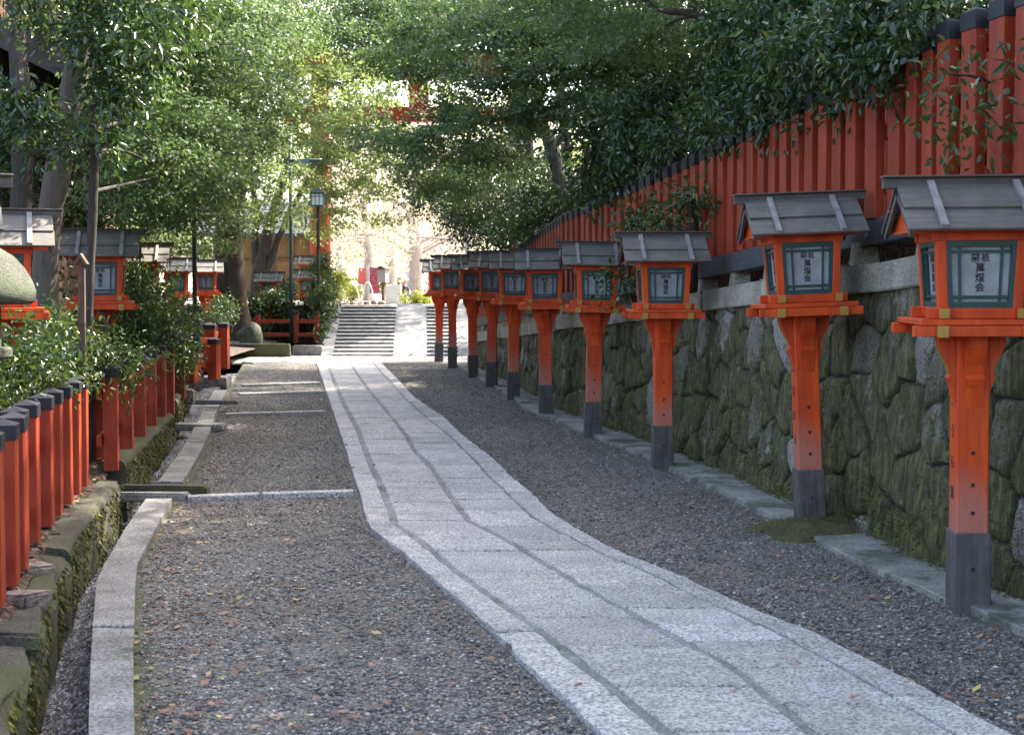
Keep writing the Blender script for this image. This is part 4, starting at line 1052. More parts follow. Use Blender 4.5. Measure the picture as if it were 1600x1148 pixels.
def wallmoss(g):
    s = .2 + 13 * g.random() ** 1.3; y = float(yat(s)); z = 1.15 * g.random() ** 2.2
    if float(vnoise(np.array([s]), np.array([z]), 1.6, 14)[0]) < .45: z *= .35
    q = wp(y, -.045 + z * .085, z); return (q.x, q.y, z), (-.8, -.3 + g.normal() * .4, -.7 + g.random() * 1.0)
V, Fc = tufts(16000, 16, wallmoss, .010, .03)
tag(np_mesh('wall_moss', V, Fc, M['mosst']), 'dark green moss growing thick on the lower courses of the retaining wall', 'moss', kind='stuff')

# ------------------------------------------------------------------ near left things
p = P(-45, 470, 8.3)
sl = thing('stone_lantern', (p.x, 8.3, .05), 0, 'old grey stone lantern with a domed cap cut by the left picture edge', 'stone lantern')
zc = p.z - .05
prof = [(.33, -.02), (.36, .0), (.362, .06), (.34, .12), (.30, .19), (.24, .26), (.16, .31), (.07, .335), (.05, .36), (.06, .40), (.03, .45), (.001, .47)]
o = MB().lathe(prof, 24).build('cap', M['lstone'], sl, smooth=True); o.location.z = zc
o = MB().box((0, 0, -.16), (.26, .26, .26)).build('fire_box', M['lstone'], sl, bev=.01); o.location.z = zc
o = MB().box((0, 0, -.31), (.36, .36, .07)).build('table', M['lstone'], sl, bev=.015); o.location.z = zc
o = MB().lathe([(.15, 0), (.13, .1), (.11, .3), (.11, zc - .40), (.14, zc - .34)], 16).build('shaft', M['lstone'], sl, smooth=True)
o = MB().box((0, 0, .02), (.5, .5, .12)).build('base', M['lstone'], sl, bev=.02)
p = P(127, 400, 10.6); st_ = thing('wooden_stake', (p.x, 10.6, .03), R(6), 'weathered wooden stake with a pitched cap in front of the second left lantern', 'stake')
h = p.z - .03; MB().box((0, 0, h / 2 - .03), (.05, .05, h)).build('shaft', M['stake'], st_, bev=.003)
mb = MB(); mb.prism([(-.05, h - .06), (0, h + .02), (.05, h - .06), (.035, h - .07), (0, h - .02), (-.035, h - .07)], -.055, .055); mb.build('cap', M['stake'], st_)

# green lamp posts
def pole(px, ptop, pbase, d, wpx, mt, label, thick=None, arm=False):
    a = P(px, pbase, d); b = P(px, ptop, d); t = thing('lamp_post', (a.x, d, a.z), 0, label, 'lamp post')
    H = b.z - a.z; r = wpx / F * d / 2
    MB().tube([(0, 0, 0), (0, 0, H)], [r, r * .9], 14).build('pole', M[mt], t, smooth=True)
    if thick: hb = (P(px, thick, d).z - a.z); MB().lathe([(r * 1.8, 0), (r * 1.8, hb - .06), (r * 1.1, hb), (r * .9, hb)], 14).build('sleeve', M[mt], t)
    return t, H, r
t, H, r = pole(305, 120, 552, 19.0, 7.5, 'polegreen', 'dark green lamp post with a thick lower sleeve beside the pair of left lanterns', thick=492)
MB().box((0, 0, H * .93), (r * 4, r * 4, .25)).build('control_box', M['polegreen'], t, bev=.01)
t, H, r = pole(455.5, 205, 543, 35.2, 6.2, 'polegreen', 'tall green street lamp post with a side arm in front of the torii')
MB().box((-.10, -.03, H - .75), (.08, .1, .42)).build('control_box', M['polegreen'], t, bev=.01)
za = P(455, 252, 35.2).z - t.location.z; xa = (485 - 455.5) / F * 35.2
MB().tube([(0, 0, za), (xa + .3, 0, za + .02)], [.05, .05], 10).build('arm', M['polegreen'], t, smooth=True)
MB().beam((.15, 0, za), (xa, 0, za + .0), .10, .09).build('lamp_head', M['polegrey'], t)
t, H, r = pole(376, 150, 512, 38, 6, 'polegrey', 'thin grey blue pole behind the split tree')
MB().lathe([(r * 1.3, H * .0), (r * 1.3, H * .02), (r * 1.05, H * .03)], 12).build('collar', M['polegrey'], t)
# hanging glass lamp before the torii post
p = P(497, 322, 37); hl = thing('glass_lamp', (p.x, 37, p.z), 0, 'square milk glass lamp with a green hood and dark bracket before the torii post', 'lamp')
MB().box((0, 0, .16), (.30, .30, .30)).build('glass_body', M['glass'], hl)
fr = MB()
for x in (-.15, -.05, .05, .15):
    fr.box((x, -.153, .16), (.016, .012, .31)); fr.box((x, .153, .16), (.016, .012, .31)); fr.box((-.153, x, .16), (.012, .016, .31)); fr.box((.153, x, .16), (.012, .016, .31))
for z in (.01, .24, .31): 
    for s in (-1, 1): fr.box((0, s * .158, z), (.33, .010, .016)); fr.box((s * .158, 0, z), (.010, .33, .016))
fr.build('glazing_bars', M['polegreen'], hl)
MB().lathe([(.28, .32), (.28, .34), (.12, .44), (.03, .47)], 4).build('hood', M['polegreen'], hl)
MB().box((0, 0, -.012), (.34, .34, .03)).build('bottom_plate', M['polegreen'], hl)
MB().tube([(0, 0, -.02), (0, 0, -(p.z - .3))], .045, 10).build('post', M['bark_dark'], hl)

# ------------------------------------------------------------------ torii
TD = 46.0
cxL, cxR, cxM = P(500, 400, TD).x, P(812, 400, TD).x, P(655, 400, TD).x
to = thing('torii_gate', (cxM, TD, ZP), 0, 'huge vermilion torii gate behind the maple leaves at the top of the stairs', 'torii')
zn0, zn1 = P(655, 191, TD).z - ZP, P(655, 168, TD).z - ZP; zs = P(655, 124, TD).z - ZP
for cx in (cxL, cxR):
    MB().tube([(cx - cxM, 0, .3), ((cx - cxM) * .985, 0, zs + .1)], [.34, .30], 28).build('column', M['redf'], to, smooth=True)
    MB().tube([(cx - cxM, 0, 0), (cx - cxM, 0, .6)], [.40, .38], 28).build('column_foot', M['black'], to, smooth=True)
MB().box((0, 0, (zn0 + zn1) / 2), (cxR - cxL + 2.2, .34, zn1 - zn0)).build('tie_beam', M['redf'], to, bev=.01)
MB().box((0, 0, (zn1 + zs) / 2), (.62, .36, zs - zn1)).build('centre_strut', M['redf'], to, bev=.01)
def curved(z, half, h, dp, sag, mt, nm):
    m_ = MB(); pts = [(half * t, z + sag * abs(t) ** 2.2) for t in np.linspace(-1, 1, 17)]
    for (x0, z0), (x1, z1) in zip(pts[:-1], pts[1:]): m_.hexa([(x0, -dp, z0), (x1, -dp, z1), (x1, dp, z1), (x0, dp, z0)], [(x0, -dp, z0 + h), (x1, -dp, z1 + h), (x1, dp, z1 + h), (x0, dp, z0 + h)])
    m_.build(nm, M[mt], to)
curved(zs, 4.6, .42, .24, .28, 'redf', 'lower_lintel'); curved(zs + .42, 5.0, .30, .32, .34, 'redf', 'upper_lintel'); curved(zs + .72, 5.1, .10, .40, .36, 'tile', 'lintel_roof')

# ------------------------------------------------------------------ plaza things
def PZ(px, d, py=470): return P(px, py, d).x
g = random.Random(5)
rk = [(527, 10), (541, 8), (552, 9), (563, 7), (573, 9), (584, 9), (596, 10), (606, 8), (537, 6)]
look = ['leftmost round brown', 'small brown', 'flat topped brown', 'low reddish', 'dark rounded', 'dark brown twin', 'tall pale topped', 'pale squat', 'low front']
for i, (px, s) in enumerate(rk):
    d = 39.6 + (i % 3) * .15; r_ = s / F * d * .72
    rock('edging_rock', (PZ(px, d), d, ZP - .03), (r_, r_ * .8, r_ * .95), M['rock'], f'{look[i]} rock in the edging row above the left stairs', 'rock', 40 + i, 'rocks edging the plaza bed')
def hoop(px0, px1, d, top, label):
    x0, x1 = PZ(px0, d), PZ(px1, d); zt = P(600, top, d).z; pts = [(x0 + (x1 - x0) * (1 - math.cos(a)) / 2, d, ZP + (zt - ZP) * math.sin(a)) for a in np.linspace(0, math.pi, 18)]
    t = thing('hoop', ((x0 + x1) / 2, d, ZP), 0, label, 'hoop', 'white hoops edging the plaza bed'); o = MB().tube(pts, .02, 6).build('bent_rod', M['glass'], t, smooth=True); o.location = (-(x0 + x1) / 2, -d, -ZP)
hoop(521, 540, 40.4, 447, 'left white bent hoop behind the edging rocks'); hoop(538, 561, 40.8, 443, 'white bent hoop arching over the round yellow green bush'); hoop(566, 583, 41.2, 441, 'white bent hoop beside the pink banner')
def banner(px0, px1, y0, y1, d, text, col, label):
    x0, x1 = PZ(px0, d), PZ(px1, d); zt, zb_ = P(600, y0, d).z, P(600, y1, d).z; t = thing('banner', (x0, d, ZP), 0, label, 'banner', 'pink banners by the plaza path')
    MB().tube([(-.03, 0, 0), (-.03, 0, zt - ZP + .12)], .018, 6).build('pole', M['glass'], t)
    W = x1 - x0; vs = []; fs = []; n = 10
    for k in range(n + 1):
        for j in range(2): 
            for q in (0, .008): vs.append((W * j, .04 * math.sin(k * .9 + j) + q, zt - ZP - (zt - zb_) * k / n))
    for k in range(n):
        a = k * 4; fs += [(a, a + 2, a + 6, a + 4), (a + 1, a + 5, a + 7, a + 3), (a, a + 4, a + 5, a + 1), (a + 2, a + 3, a + 7, a + 6)]
    MB().add(vs, fs).build('cloth', M[col], t)
    if text:
        it = []; n = len(text)
        for k, ch in enumerate(text): it.append((ch, (zt - zb_) / n * .95, Matrix.Translation((W / 2, -.06, zt - ZP - (zt - zb_) * (k + .5) / n)) @ Matrix.Rotation(math.pi / 2, 4, 'X')))
        glyphs(it, M['paper'], t, off=.006)
M['pink'] = m_plain('pink_cloth', (.72, .07, .12), .8, 0, .08); M['pinkpale'] = m_plain('faded_red_cloth', (.62, .16, .16), .8, 0, .1)
banner(578, 592, 418, 458, 43.5, 'だんご', 'pink', 'pink banner with white hiragana beside the notice board')
banner(560, 572, 419, 445, 50, '', 'pinkpale', 'faded red banner left of the pink one')
banner(669, 677, 405, 462, 46, '', 'pinkpale', 'narrow pale red banner just left of the farthest right lantern')
d = 40.6; x = PZ(599, d); nb = thing('notice_board', (x, d, ZP), R(-28), 'greyish pink boxed notice board on a brown post at the top of the stairs', 'notice board')
zt, zb_ = P(600, 420, d).z - ZP, P(600, 441, d).z - ZP
MB().box((0, 0, zb_ / 2), (.08, .08, zb_)).build('post', M['brownwood'], nb, bev=.005)
M['board'] = m_plain('notice_board_face', (.42, .36, .38), .7, 0, .15, 30)
MB().box((0, 0, (zt + zb_) / 2), (.27, .2, zt - zb_)).build('board', M['board'], nb, bev=.004)
mb = MB(); mb.prism([(-.18, zt), (0, zt + .09), (.18, zt), (.15, zt - .015), (-.15, zt - .015)], -.15, .15); mb.build('small_roof', M['brownwood'], nb)
d = 41.5; a, b = PZ(603, d), PZ(627, d); z1 = P(600, 445, d).z
block('stone_bench', ((a + b) / 2, d, ZP), (b - a, .35, z1 - ZP), 0, M['glass'], 'pale low slab behind the crouching person', 'bench', .02)

# person crouching on the plaza, seen from behind
pc = P(627, 474, 48); px0 = pc.x
M['navy'] = m_plain('navy_jacket', (.035, .04, .09), .85); M['jeans'] = m_plain('blue_jeans', (.06, .13, .26), .85); M['skin'] = m_plain('skin', (.5, .3, .22), .6, 0, .05); M['hat'] = m_plain('white_hat', (.8, .78, .74), .8, 0, .04)
def skinned(name, nodes, edges, mt, parent=None, sub=1):
    me = bpy.data.meshes.new(name); me.from_pydata([n_[0] for n_ in nodes], edges, []); o = bpy.data.objects.new(name, me); COL.objects.link(o)
    o.modifiers.new('s', 'SKIN'); o.modifiers.new('d', 'SUBSURF').levels = sub; o.modifiers['d'].render_levels = sub
    for i, n_ in enumerate(nodes): me.skin_vertices[0].data[i].radius = (n_[1], n_[1]); me.skin_vertices[0].data[i].use_root = i == 0
    dg = bpy.context.evaluated_depsgraph_get(); dg.update(); m2 = bpy.data.meshes.new_from_object(o.evaluated_get(dg)); bpy.data.objects.remove(o)
    o = bpy.data.objects.new(name, m2); COL.objects.link(o); m2.materials.clear(); m2.materials.append(mt); m2.polygons.foreach_set('use_smooth', [True] * len(m2.polygons)); 
    if parent: o.parent = parent
    return o
pe = thing('person', (px0, 48, ZP), 0, 'person in navy top and blue jeans crouching by the plaza rocks', 'person')
# body: squatting, leaning to the right
nodes = [((-.10, .0, .15), .125), ((-.04, .02, .30), .12), ((.06, .0, .46), .13), ((.10, .0, .56), .055), ((.11, -.01, .63), .065), ((.115, -.02, .72), .08),
         ((-.10, -.30, .40), .07), ((-.12, -.38, .08), .048), ((-.12, -.50, .03), .035), ((-.27, -.26, .38), .07), ((-.30, -.34, .08), .048), ((-.30, -.46, .03), .035),
         ((.20, .0, .47), .052), ((.31, -.12, .32), .040), ((.30, -.30, .24), .030), ((-.07, .0, .45), .052), ((-.14, -.16, .34), .040), ((-.05, -.32, .34), .030)]
edges = [(0, 1), (1, 2), (2, 3), (3, 4), (4, 5), (0, 6), (6, 7), (7, 8), (0, 9), (9, 10), (10, 11), (2, 12), (12, 13), (13, 14), (2, 15), (15, 16), (16, 17)]
skinned('body', nodes, edges, M['skin'], pe)
skinned('jacket', [((-.09, .0, .20), .14), ((-.04, .02, .31), .14), ((.06, .0, .46), .148), ((.09, .0, .52), .09), ((.20, .0, .47), .068), ((.30, -.10, .33), .052), ((-.07, .0, .45), .068), ((-.13, -.14, .35), .052)], [(0, 1), (1, 2), (2, 3), (2, 4), (4, 5), (2, 6), (6, 7)], M['navy'], pe)
skinned('jeans', [((-.11, .0, .14), .145), ((-.10, -.30, .40), .085), ((-.12, -.38, .10), .06), ((-.28, -.26, .38), .085), ((-.30, -.34, .10), .06)], [(0, 1), (1, 2), (0, 3), (3, 4)], M['jeans'], pe)
o = MB().lathe([(.15, .0), (.15, .012), (.102, .02), (.10, .08), (.06, .12), (.001, .13)], 16).build('sun_hat', M['hat'], pe, smooth=True); o.location = (.115, -.02, .74)
# ------------------------------------------------------------------ buildings on the left
# dark hall whose eave shows top left
hb = thing('timber_hall', (-8.5, 14.2, 0), 0, 'dark timber hall whose tiled eave slopes down at the top left corner', 'building')
e0, e1 = P(112, 92, 14.2), P(-20, 28, 14.2)
slope = (e1.z - e0.z) / (e0.x - e1.x); xr = e0.x - 4.2; zr = e0.z + slope * 4.2
ro = MB()
for s in (1, -1):
    xa = xr + s * 4.2; pts = [(xr, zr), (xa, e0.z), (xa, e0.z - .10), (xr, zr - .14)]
    pts = [(x + 8.5, z) for x, z in pts]
    if s < 0: pts = pts[::-1]
    ro.prism(pts, 0, 5.2)
ro.build('roof', M['tile'], hb)
tl = MB()
for k in range(17):
    for s in (1, -1): 
        a = Vector((xr + 8.5, .15 + .3 * k, zr + .03)); b = Vector((xr + s * 4.25 + 8.5, .15 + .3 * k, e0.z + .02)); tl.beam(a, b, .09, .06)
tl.build('tile_rows', M['tile'], hb)
bgd = MB()
for s in (1, -1): bgd.beam((xr + 8.5, -.04, zr - .10), (xr + s * 4.2 + 8.5, -.04, e0.z - .10), .05, .24)
bgd.build('barge_board', M['ridge'], hb)
MB().box((xr + 8.5, 2.9, (zr - .9) / 2), (6.4, 4.4, zr - .9)).build('wall', M['brownwood'], hb)
for x in (-3.25, -1.1, 1.1, 3.25): MB().box((xr + 8.5 + x, .55, 1.9), (.2, .2, 3.8)).build('wall_post', M['bark_dark'], hb)
# ochre walled building beyond the platform
oc = thing('ochre_building', (-9, 52, ZP), 0, 'low temple building with an ochre wall and dark tiled eave behind the green lamp post', 'building')
x0, x1 = P(340, 400, 52).x, P(486, 400, 52).x; zt = P(400, 366, 52).z - ZP
MB().box(((x0 + x1) / 2 + 9, 2, zt / 2), (x1 - x0, 4, zt)).build('wall', M['ochrewall'], oc)
bm_ = MB()
for t in np.linspace(0, 1, 6): bm_.box((x0 + (x1 - x0) * t + 9, -.03, zt / 2), (.12, .1, zt))
bm_.box(((x0 + x1) / 2 + 9, -.04, zt * .62), (x1 - x0, .08, .1)); bm_.build('timber_frame', M['brownwood'], oc)
rf2 = MB(); rf2.prism([(-.9, zt), (2, zt + 1.3), (4.9, zt), (4.9, zt - .12), (2, zt + 1.1), (-.9, zt - .12)], x0 + 8.4, x1 + 9.6); rf2.v = [(y, x, z) for x, y, z in rf2.v]; rf2.build('roof', M['tile'], oc)
# ------------------------------------------------------------------ foliage
def leaf_mesh(C, D, Nn, L, W, fold=.25, six=False):
    """C centres (n,3) D directions, Nn normals, L lengths, W widths"""
    D = D / (np.linalg.norm(D, axis=1)[:, None] + 1e-9); Sd = np.cross(Nn, D); Sd /= (np.linalg.norm(Sd, axis=1)[:, None] + 1e-9); Up = np.cross(D, Sd)
    L = L[:, None]; W = W[:, None]; n = len(C)
    if six:
        b = C - D * L * .5; t = C + D * L * .5 - Up * L * .12
        pts = [b, C - D * L * .18 + Sd * W * .5 + Up * W * fold, C + D * L * .2 + Sd * W * .42 + Up * W * fold, t, C + D * L * .2 - Sd * W * .42 + Up * W * fold, C - D * L * .18 - Sd * W * .5 + Up * W * fold]
        V = np.stack(pts, 1).reshape(-1, 3); k = np.arange(n)[:, None] * 6
        return V, np.concatenate([k + np.array([[0, 3, 2, 1]]), k + np.array([[0, 5, 4, 3]])], 0)
    V = np.stack([C - D * L * .5, C + Sd * W * .5 + Up * W * fold, C + D * L * .5 - Up * L * .1, C - Sd * W * .5 + Up * W * fold], 1).reshape(-1, 3)
    return V, np.arange(n)[:, None] * 4 + np.arange(4)[None]

KIND = dict(  # leaf length, width, spray radius, flatness, up-bias, droop, six-cornered
    maple=(.055, .042, .34, .10, 1.6, .10, False), camellia=(.085, .036, .22, .45, .75, .25, True),
    evergreen=(.085, .040, .34, .38, .8, .25, False), cherry=(.06, .035, .35, .5, .3, .2, False))
def foliage(blobs, kind, cov, g, scale=1.0, nmax=60000):
    L0, W0, rs, flat, upb, droop, six = KIND[kind]; L0 *= scale; W0 *= scale; rs *= max(1, scale * .8)
    Cs = []; Ds = []; Ns = []; twigs = []
    for c, r in blobs:
        r = np.array(r, float); area = math.pi * r[0] * max(r[2], .25 * r[1]); n = int(min(nmax, cov * area / (L0 * W0 * .3)))
        per = 12 if cov < .25 else 46 if kind != 'cherry' else 26; ns = max(3, n // per)
        q = g.normal(size=(ns, 3)); q /= np.linalg.norm(q, axis=1)[:, None]; q *= (g.random(ns) ** .42)[:, None]
        # lumpy outline
        lump = 1 + .28 * np.sin(q[:, 0] * 5 + c[0] * 3) * np.cos(q[:, 2] * 4 + c[1]); sc_ = np.array(c)[None] + q * r[None] * lump[:, None]
        out = q * np.array([1, 1, .3]); out /= (np.linalg.norm(out, axis=1)[:, None] + 1e-6)
        twigs += [(np.array(c) + (s - np.array(c)) * .25, s) for s in sc_[:: 3]]
        k = np.repeat(np.arange(ns), per); m = len(k)
        a = g.random(m) * 6.283; rr = np.sqrt(g.random(m)) * rs * (.6 + .7 * g.random(ns))[k]
        # spray plane: tilted outwards and down
        nn = np.stack([out[:, 0] * .35, out[:, 1] * .35, np.ones(ns)], -1) + g.normal(size=(ns, 3)) * .22; nn /= np.linalg.norm(nn, axis=1)[:, None]
        e1 = np.cross(nn, g.normal(size=(ns, 3))); e1 /= np.linalg.norm(e1, axis=1)[:, None]; e2 = np.cross(nn, e1)
        off = e1[k] * (np.cos(a) * rr)[:, None] + e2[k] * (np.sin(a) * rr * .7)[:, None] + nn[k] * (g.normal(size=m) * rs * flat)[:, None]
        off[:, 2] -= droop * (rr ** 2) / rs
        Cs.append(sc_[k] + off); d = off + g.normal(size=(m, 3)) * rs * .5; d[:, 2] -= rs * .25; Ds.append(d)
        Ns.append(nn[k] * upb + g.normal(size=(m, 3)) * .55)
    C = np.concatenate(Cs); D = np.concatenate(Ds); Nn = np.concatenate(Ns); n = len(C)
    L = L0 * (.65 + .6 * g.random(n)); W = W0 * (.7 + .5 * g.random(n))
    V, Fc = leaf_mesh(C, D, Nn, L, W, .22, six)
    return V, Fc, twigs

def bez(a, b, c, n):
    return [a * (1 - t) ** 2 + b * 2 * t * (1 - t) + c * t * t for t in np.linspace(0, 1, n)]
def tree(name, label, cat, trunk, blobs, kind, bark, leaf, cov=2.2, seed=1, scale=1.0, group=None, stems=None, limbs=(), twr=.006, twn=260, limbr=.045):
    """trunk: list of (Vector, radius); stems: further stems; limbs: explicit ones"""
    g = np.random.default_rng(seed); base = trunk[0][0]; T = thing(name, tuple(base), 0, label, cat, group); mb = MB()
    def smooth(path):
        pts = [Vector(p) for p, r in path]; rs = [r for p, r in path]; out = []; ro = []
        for i in range(len(pts) - 1):
            k = 5; p0 = pts[max(i - 1, 0)]; p1 = pts[i]; p2 = pts[i + 1]; p3 = pts[min(i + 2, len(pts) - 1)]
            for j in range(k):
                t = j / k; out.append(.5 * ((2 * p1) + (p2 - p0) * t + (2 * p0 - 5 * p1 + 4 * p2 - p3) * t * t + (3 * p1 - p0 - 3 * p2 + p3) * t ** 3)); ro.append((rs[i] + (rs[i + 1] - rs[i]) * t) * (1 + .06 * float(g.normal())))
        out.append(pts[-1]); ro.append(rs[-1]); return out, ro
    nodes = []
    for path in [trunk] + list(stems or []) + list(limbs):
        o_, r_ = smooth(path); o_ = [p - base for p in o_]; mb.tube(o_, r_, 12); nodes += [(p, r) for p, r in zip(o_, r_)][len(o_) // 4:]
    V, Fc, tw = foliage(blobs, kind, cov, g, scale)
    V -= np.array(base)[None]
    for c, r in blobs:      # a limb to every clump
        c = Vector(c) - base; best = min(nodes, key=lambda q: (q[0] - c).length + max(0, q[0].z - c.z) * 1.5)
        a = best[0]; L = (c - a).length
        if L < .15: continue
        mid = a.lerp(c, .5) + Vector((g.normal() * .08 * L, g.normal() * .08 * L, .10 * L)); r0 = min(best[1] * .55, limbr * (.5 + L * .18)); mb.tube([Vector(p) for p in bez(np.array(a), np.array(mid), np.array(c), 8)], list(np.linspace(r0, r0 * .3, 8)), 7)
        if L < 3: nodes += [(c, r0 * .4)]
    g2 = random.Random(seed); g2.shuffle(tw)
    for a, b in tw[:twn]:
        a = Vector(a) - base; b = Vector(b) - base; m_ = a.lerp(b, .5) + Vector((0, 0, .06 * (b - a).length)); mb.tube([a, m_, b], [twr, twr * .8, twr * .45], 4, cap=False)
    mb.build('trunk', M[bark], T, smooth=True)
    np_mesh('crown', V, Fc, M[leaf], T)
    return T
def B(px, py, d, rx, ry, rz): return (tuple(P(px, py, d)), (rx, ry, rz))
def TP(pts): return [(P(px, py, d), r) for px, py, d, r in pts]
def gz(px, d, z): v = P(px, 500, d); v.z = z; return v

# --- left foreground trunks
tr = [(gz(62, 12.2, .15), .15)] + TP([(72, 400, 12.2, .112), (92, 260, 12.2, .105), (112, 150, 12.2, .095), (132, 30, 12.2, .09), (140, -120, 12.3, .08), (150, -330, 12.5, .06)])
tree('camellia_tree', 'leaning smooth grey trunk behind the bright roofed left lantern, dark glossy leaves above', 'tree', tr,
     [B(175, 25, 11.0, .55, .5, .28), B(150, 70, 11.2, .3, .3, .2), B(60, 10, 11.6, .4, .4, .10), B(215, 95, 10.8, .42, .4, .24), B(165, 150, 10.9, .34, .3, .22), B(30, 175, 11.0, .30, .3, .22), B(75, 170, 11.2, .28, .3, .18), B(190, -60, 11, .8, .8, .4), B(60, -80, 11, .9, .9, .4), B(250, 20, 12, .5, .5, .25), B(150, 225, 11.2, .2, .2, .12), B(60, 230, 11.4, .25, .25, .15)],
     'camellia', 'bark_grey', 'camellia', cov=1.25, seed=21, scale=.95, twr=.005)
tr = [(gz(137, 11.4, .15), .045)] + TP([(139, 480, 11.4, .036), (143, 380, 11.4, .034), (147, 270, 11.4, .034), (147, 200, 11.4, .034), (150, 150, 11.5, .028), (170, 90, 11.8, .02)])
tree('maple_tree', 'thin dark trunk in front of the second left lantern, layered green maple sprays', 'tree', tr,
     [B(205, 60, 14, .9, 1, .42), B(285, 95, 15, 1.0, 1, .42), B(350, 150, 16, .9, 1, .42), B(240, 180, 13.5, .75, .7, .26), B(310, 215, 14.5, .85, .8, .28), B(215, 235, 13, .6, .6, .20), B(270, 270, 13.6, .75, .7, .22), B(340, 290, 14.5, .6, .7, .22), B(200, 300, 13, .5, .5, .2), B(250, 330, 14, .6, .6, .2), B(330, 40, 17, 1.1, 1, .42), B(180, 130, 12.6, .5, .6, .25), B(390, 220, 17, .6, .7, .3), B(300, 345, 15.5, .6, .6, .18), B(310, 30, 16, 1, 1, .5), B(230, -30, 15, 1.5, 1, .5), B(400, 110, 19, .8, .8, .3), B(420, 30, 19, 1.0, 1, .35)],
     'maple', 'bark_dark', 'maple', cov=1.9, seed=22, scale=.92, twr=.006, twn=420,
     limbs=[TP([(147, 205, 11.4, .024), (175, 195, 11.8, .016), (205, 192, 12.2, .012), (250, 235, 13, .006)]), TP([(147, 255, 11.4, .022), (165, 235, 11.6, .016), (200, 238, 12.2, .012), (250, 262, 13, .007)]), TP([(143, 300, 11.4, .018), (210, 285, 12.4, .013), (290, 268, 13.6, .006)])])
tr = [(gz(28, 13.5, .15), .14)] + TP([(32, 420, 13.5, .11), (34, 300, 13.5, .10), (36, 200, 13.5, .10), (30, 110, 13.6, .09), (22, 0, 13.8, .08), (15, -160, 14, .06)])
tree('evergreen_tree', 'dark reddish trunk at the far left below the timber eave', 'tree', tr,
     [B(70, 210, 14.5, .6, .5, .45), B(10, 280, 14.5, .5, .5, .4), B(120, 330, 15.5, .6, .5, .5), B(60, -90, 14, 1, 1, .5), B(100, 120, 15.5, .5, .5, .4), B(160, 10, 16, 1.2, .8, .6), B(60, 0, 16, 1.2, .8, .6), B(180, 120, 16.5, .8, .6, .6), B(190, 250, 16.5, .8, .6, .5)], 'evergreen', 'bark_dark', 'evergreen', cov=1.2, seed=23, scale=.8)

# --- shrubs on the left
def shrub(label, base, blobs, kind, leaf, cov, seed, scale=1.0, group='leafy shrubs behind the left red fences', nm='shrub'):
    tr = [(Vector(base), .03), (Vector(base) + Vector((0, 0, .25)), .025), (Vector(blobs[0][0]), .014)]
    return tree(nm, label, 'shrub', tr, blobs, kind, 'bark_dark', leaf, cov=cov, seed=seed, scale=scale, group=group, twn=60, limbr=.02)
shrub('glossy shrub with yellow tipped leaves in front of the near left fence', gz(20, 9.3, .05), [B(20, 548, 9.3, .28, .25, .16), B(75, 575, 10.2, .26, .25, .15), B(-20, 590, 8.9, .3, .25, .2), B(40, 600, 9.5, .3, .25, .12), B(100, 590, 10.6, .22, .2, .10), B(5, 625, 8.6, .2, .15, .10), B(5, 520, 9.2, .18, .2, .1)], 'camellia', 'camellia2', 2.0, 31, .62)
shrub('dark glossy shrub around the foot of the wooden stake', gz(110, 10.6, .1), [B(100, 545, 10.8, .4, .4, .18), B(160, 560, 11.2, .34, .35, .20), B(110, 580, 11.2, .4, .25, .10), B(60, 520, 11.6, .42, .4, .2), B(170, 575, 12.4, .22, .2, .10)], 'camellia', 'camellia2', 2.0, 32, .62)
shrub('big dense clipped camellia between the stake and the green lamp post', gz(240, 16.5, .2), [B(200, 500, 15.5, .55, .5, .36), B(245, 510, 17, .45, .5, .46), B(240, 555, 16.8, .5, .3, .24), B(278, 532, 21.2, .34, .4, .36), B(180, 455, 16, .45, .4, .26), B(215, 430, 17, .4, .4, .2), B(258, 500, 18, .3, .3, .18), B(160, 520, 14, .3, .3, .25), B(225, 540, 15.4, .4, .25, .22)], 'camellia', 'camellia2', 2.3, 33, .8)
shrub('small pale leaved shrub behind the lamp post between lantern and split tree', gz(325, 24.5, .2), [B(325, 500, 25, .30, .3, .2), B(318, 530, 24.6, .22, .3, .25), B(338, 490, 25.4, .16, .2, .12), B(345, 480, 30, .3, .3, .25)], 'camellia', 'camellia2', 2.2, 34, .8)
shrub('shrub on the platform around the grey roofed lantern', gz(410, 37, .25), [B(385, 478, 37, .55, .4, .34), B(425, 470, 37, .6, .4, .30), B(400, 510, 37.2, .7, .4, .36), B(445, 490, 37.4, .5, .4, .4), B(370, 500, 37, .4, .4, .5), B(440, 455, 38.5, .4, .4, .25), B(470, 505, 38, .5, .4, .4)], 'camellia', 'camellia2', 2.1, 35, 1.35)
shrub('tall dark hedge bush standing against the left stair ramp', gz(502, 36, .2), [B(504, 440, 37.5, .36, .6, .45), B(507, 480, 36.6, .36, .6, .5), B(508, 508, 36.3, .26, .5, .45), B(507, 540, 34.4, .20, .4, .30), B(506, 556, 33.8, .14, .3, .15), B(500, 415, 38, .3, .4, .3), B(488, 480, 38, .3, .3, .4), B(512, 520, 35.2, .18, .4, .3)], 'camellia', 'camellia2', 2.8, 36, 1.2)
for (px, py, d, r, lb, s) in ((549, 455, 41.4, .30, 'round clipped yellow green bush under the white hoop', 41), (522, 440, 40.5, .42, 'bright yellow green bush above the stair hedge', 42), (528, 462, 40.2, .25, 'low yellow green tuft at the head of the left ramp', 43), (648, 468, 41, .40, 'yellow leaved low bush right of the crouching person', 44), (668, 470, 41.3, .30, 'small yellow green bush behind the central ramp', 45), (633, 472, 40.6, .18, 'tiny pale bush at the feet of the crouching person', 46)):
    shrub(lb, gz(px, d, ZP), [B(px, py, d, r, r * .9, r * (.8 if s < 43 else .5))], 'camellia', 'hedge', 3.0, s, 1.0, 'yellow green bushes of the plaza bed')

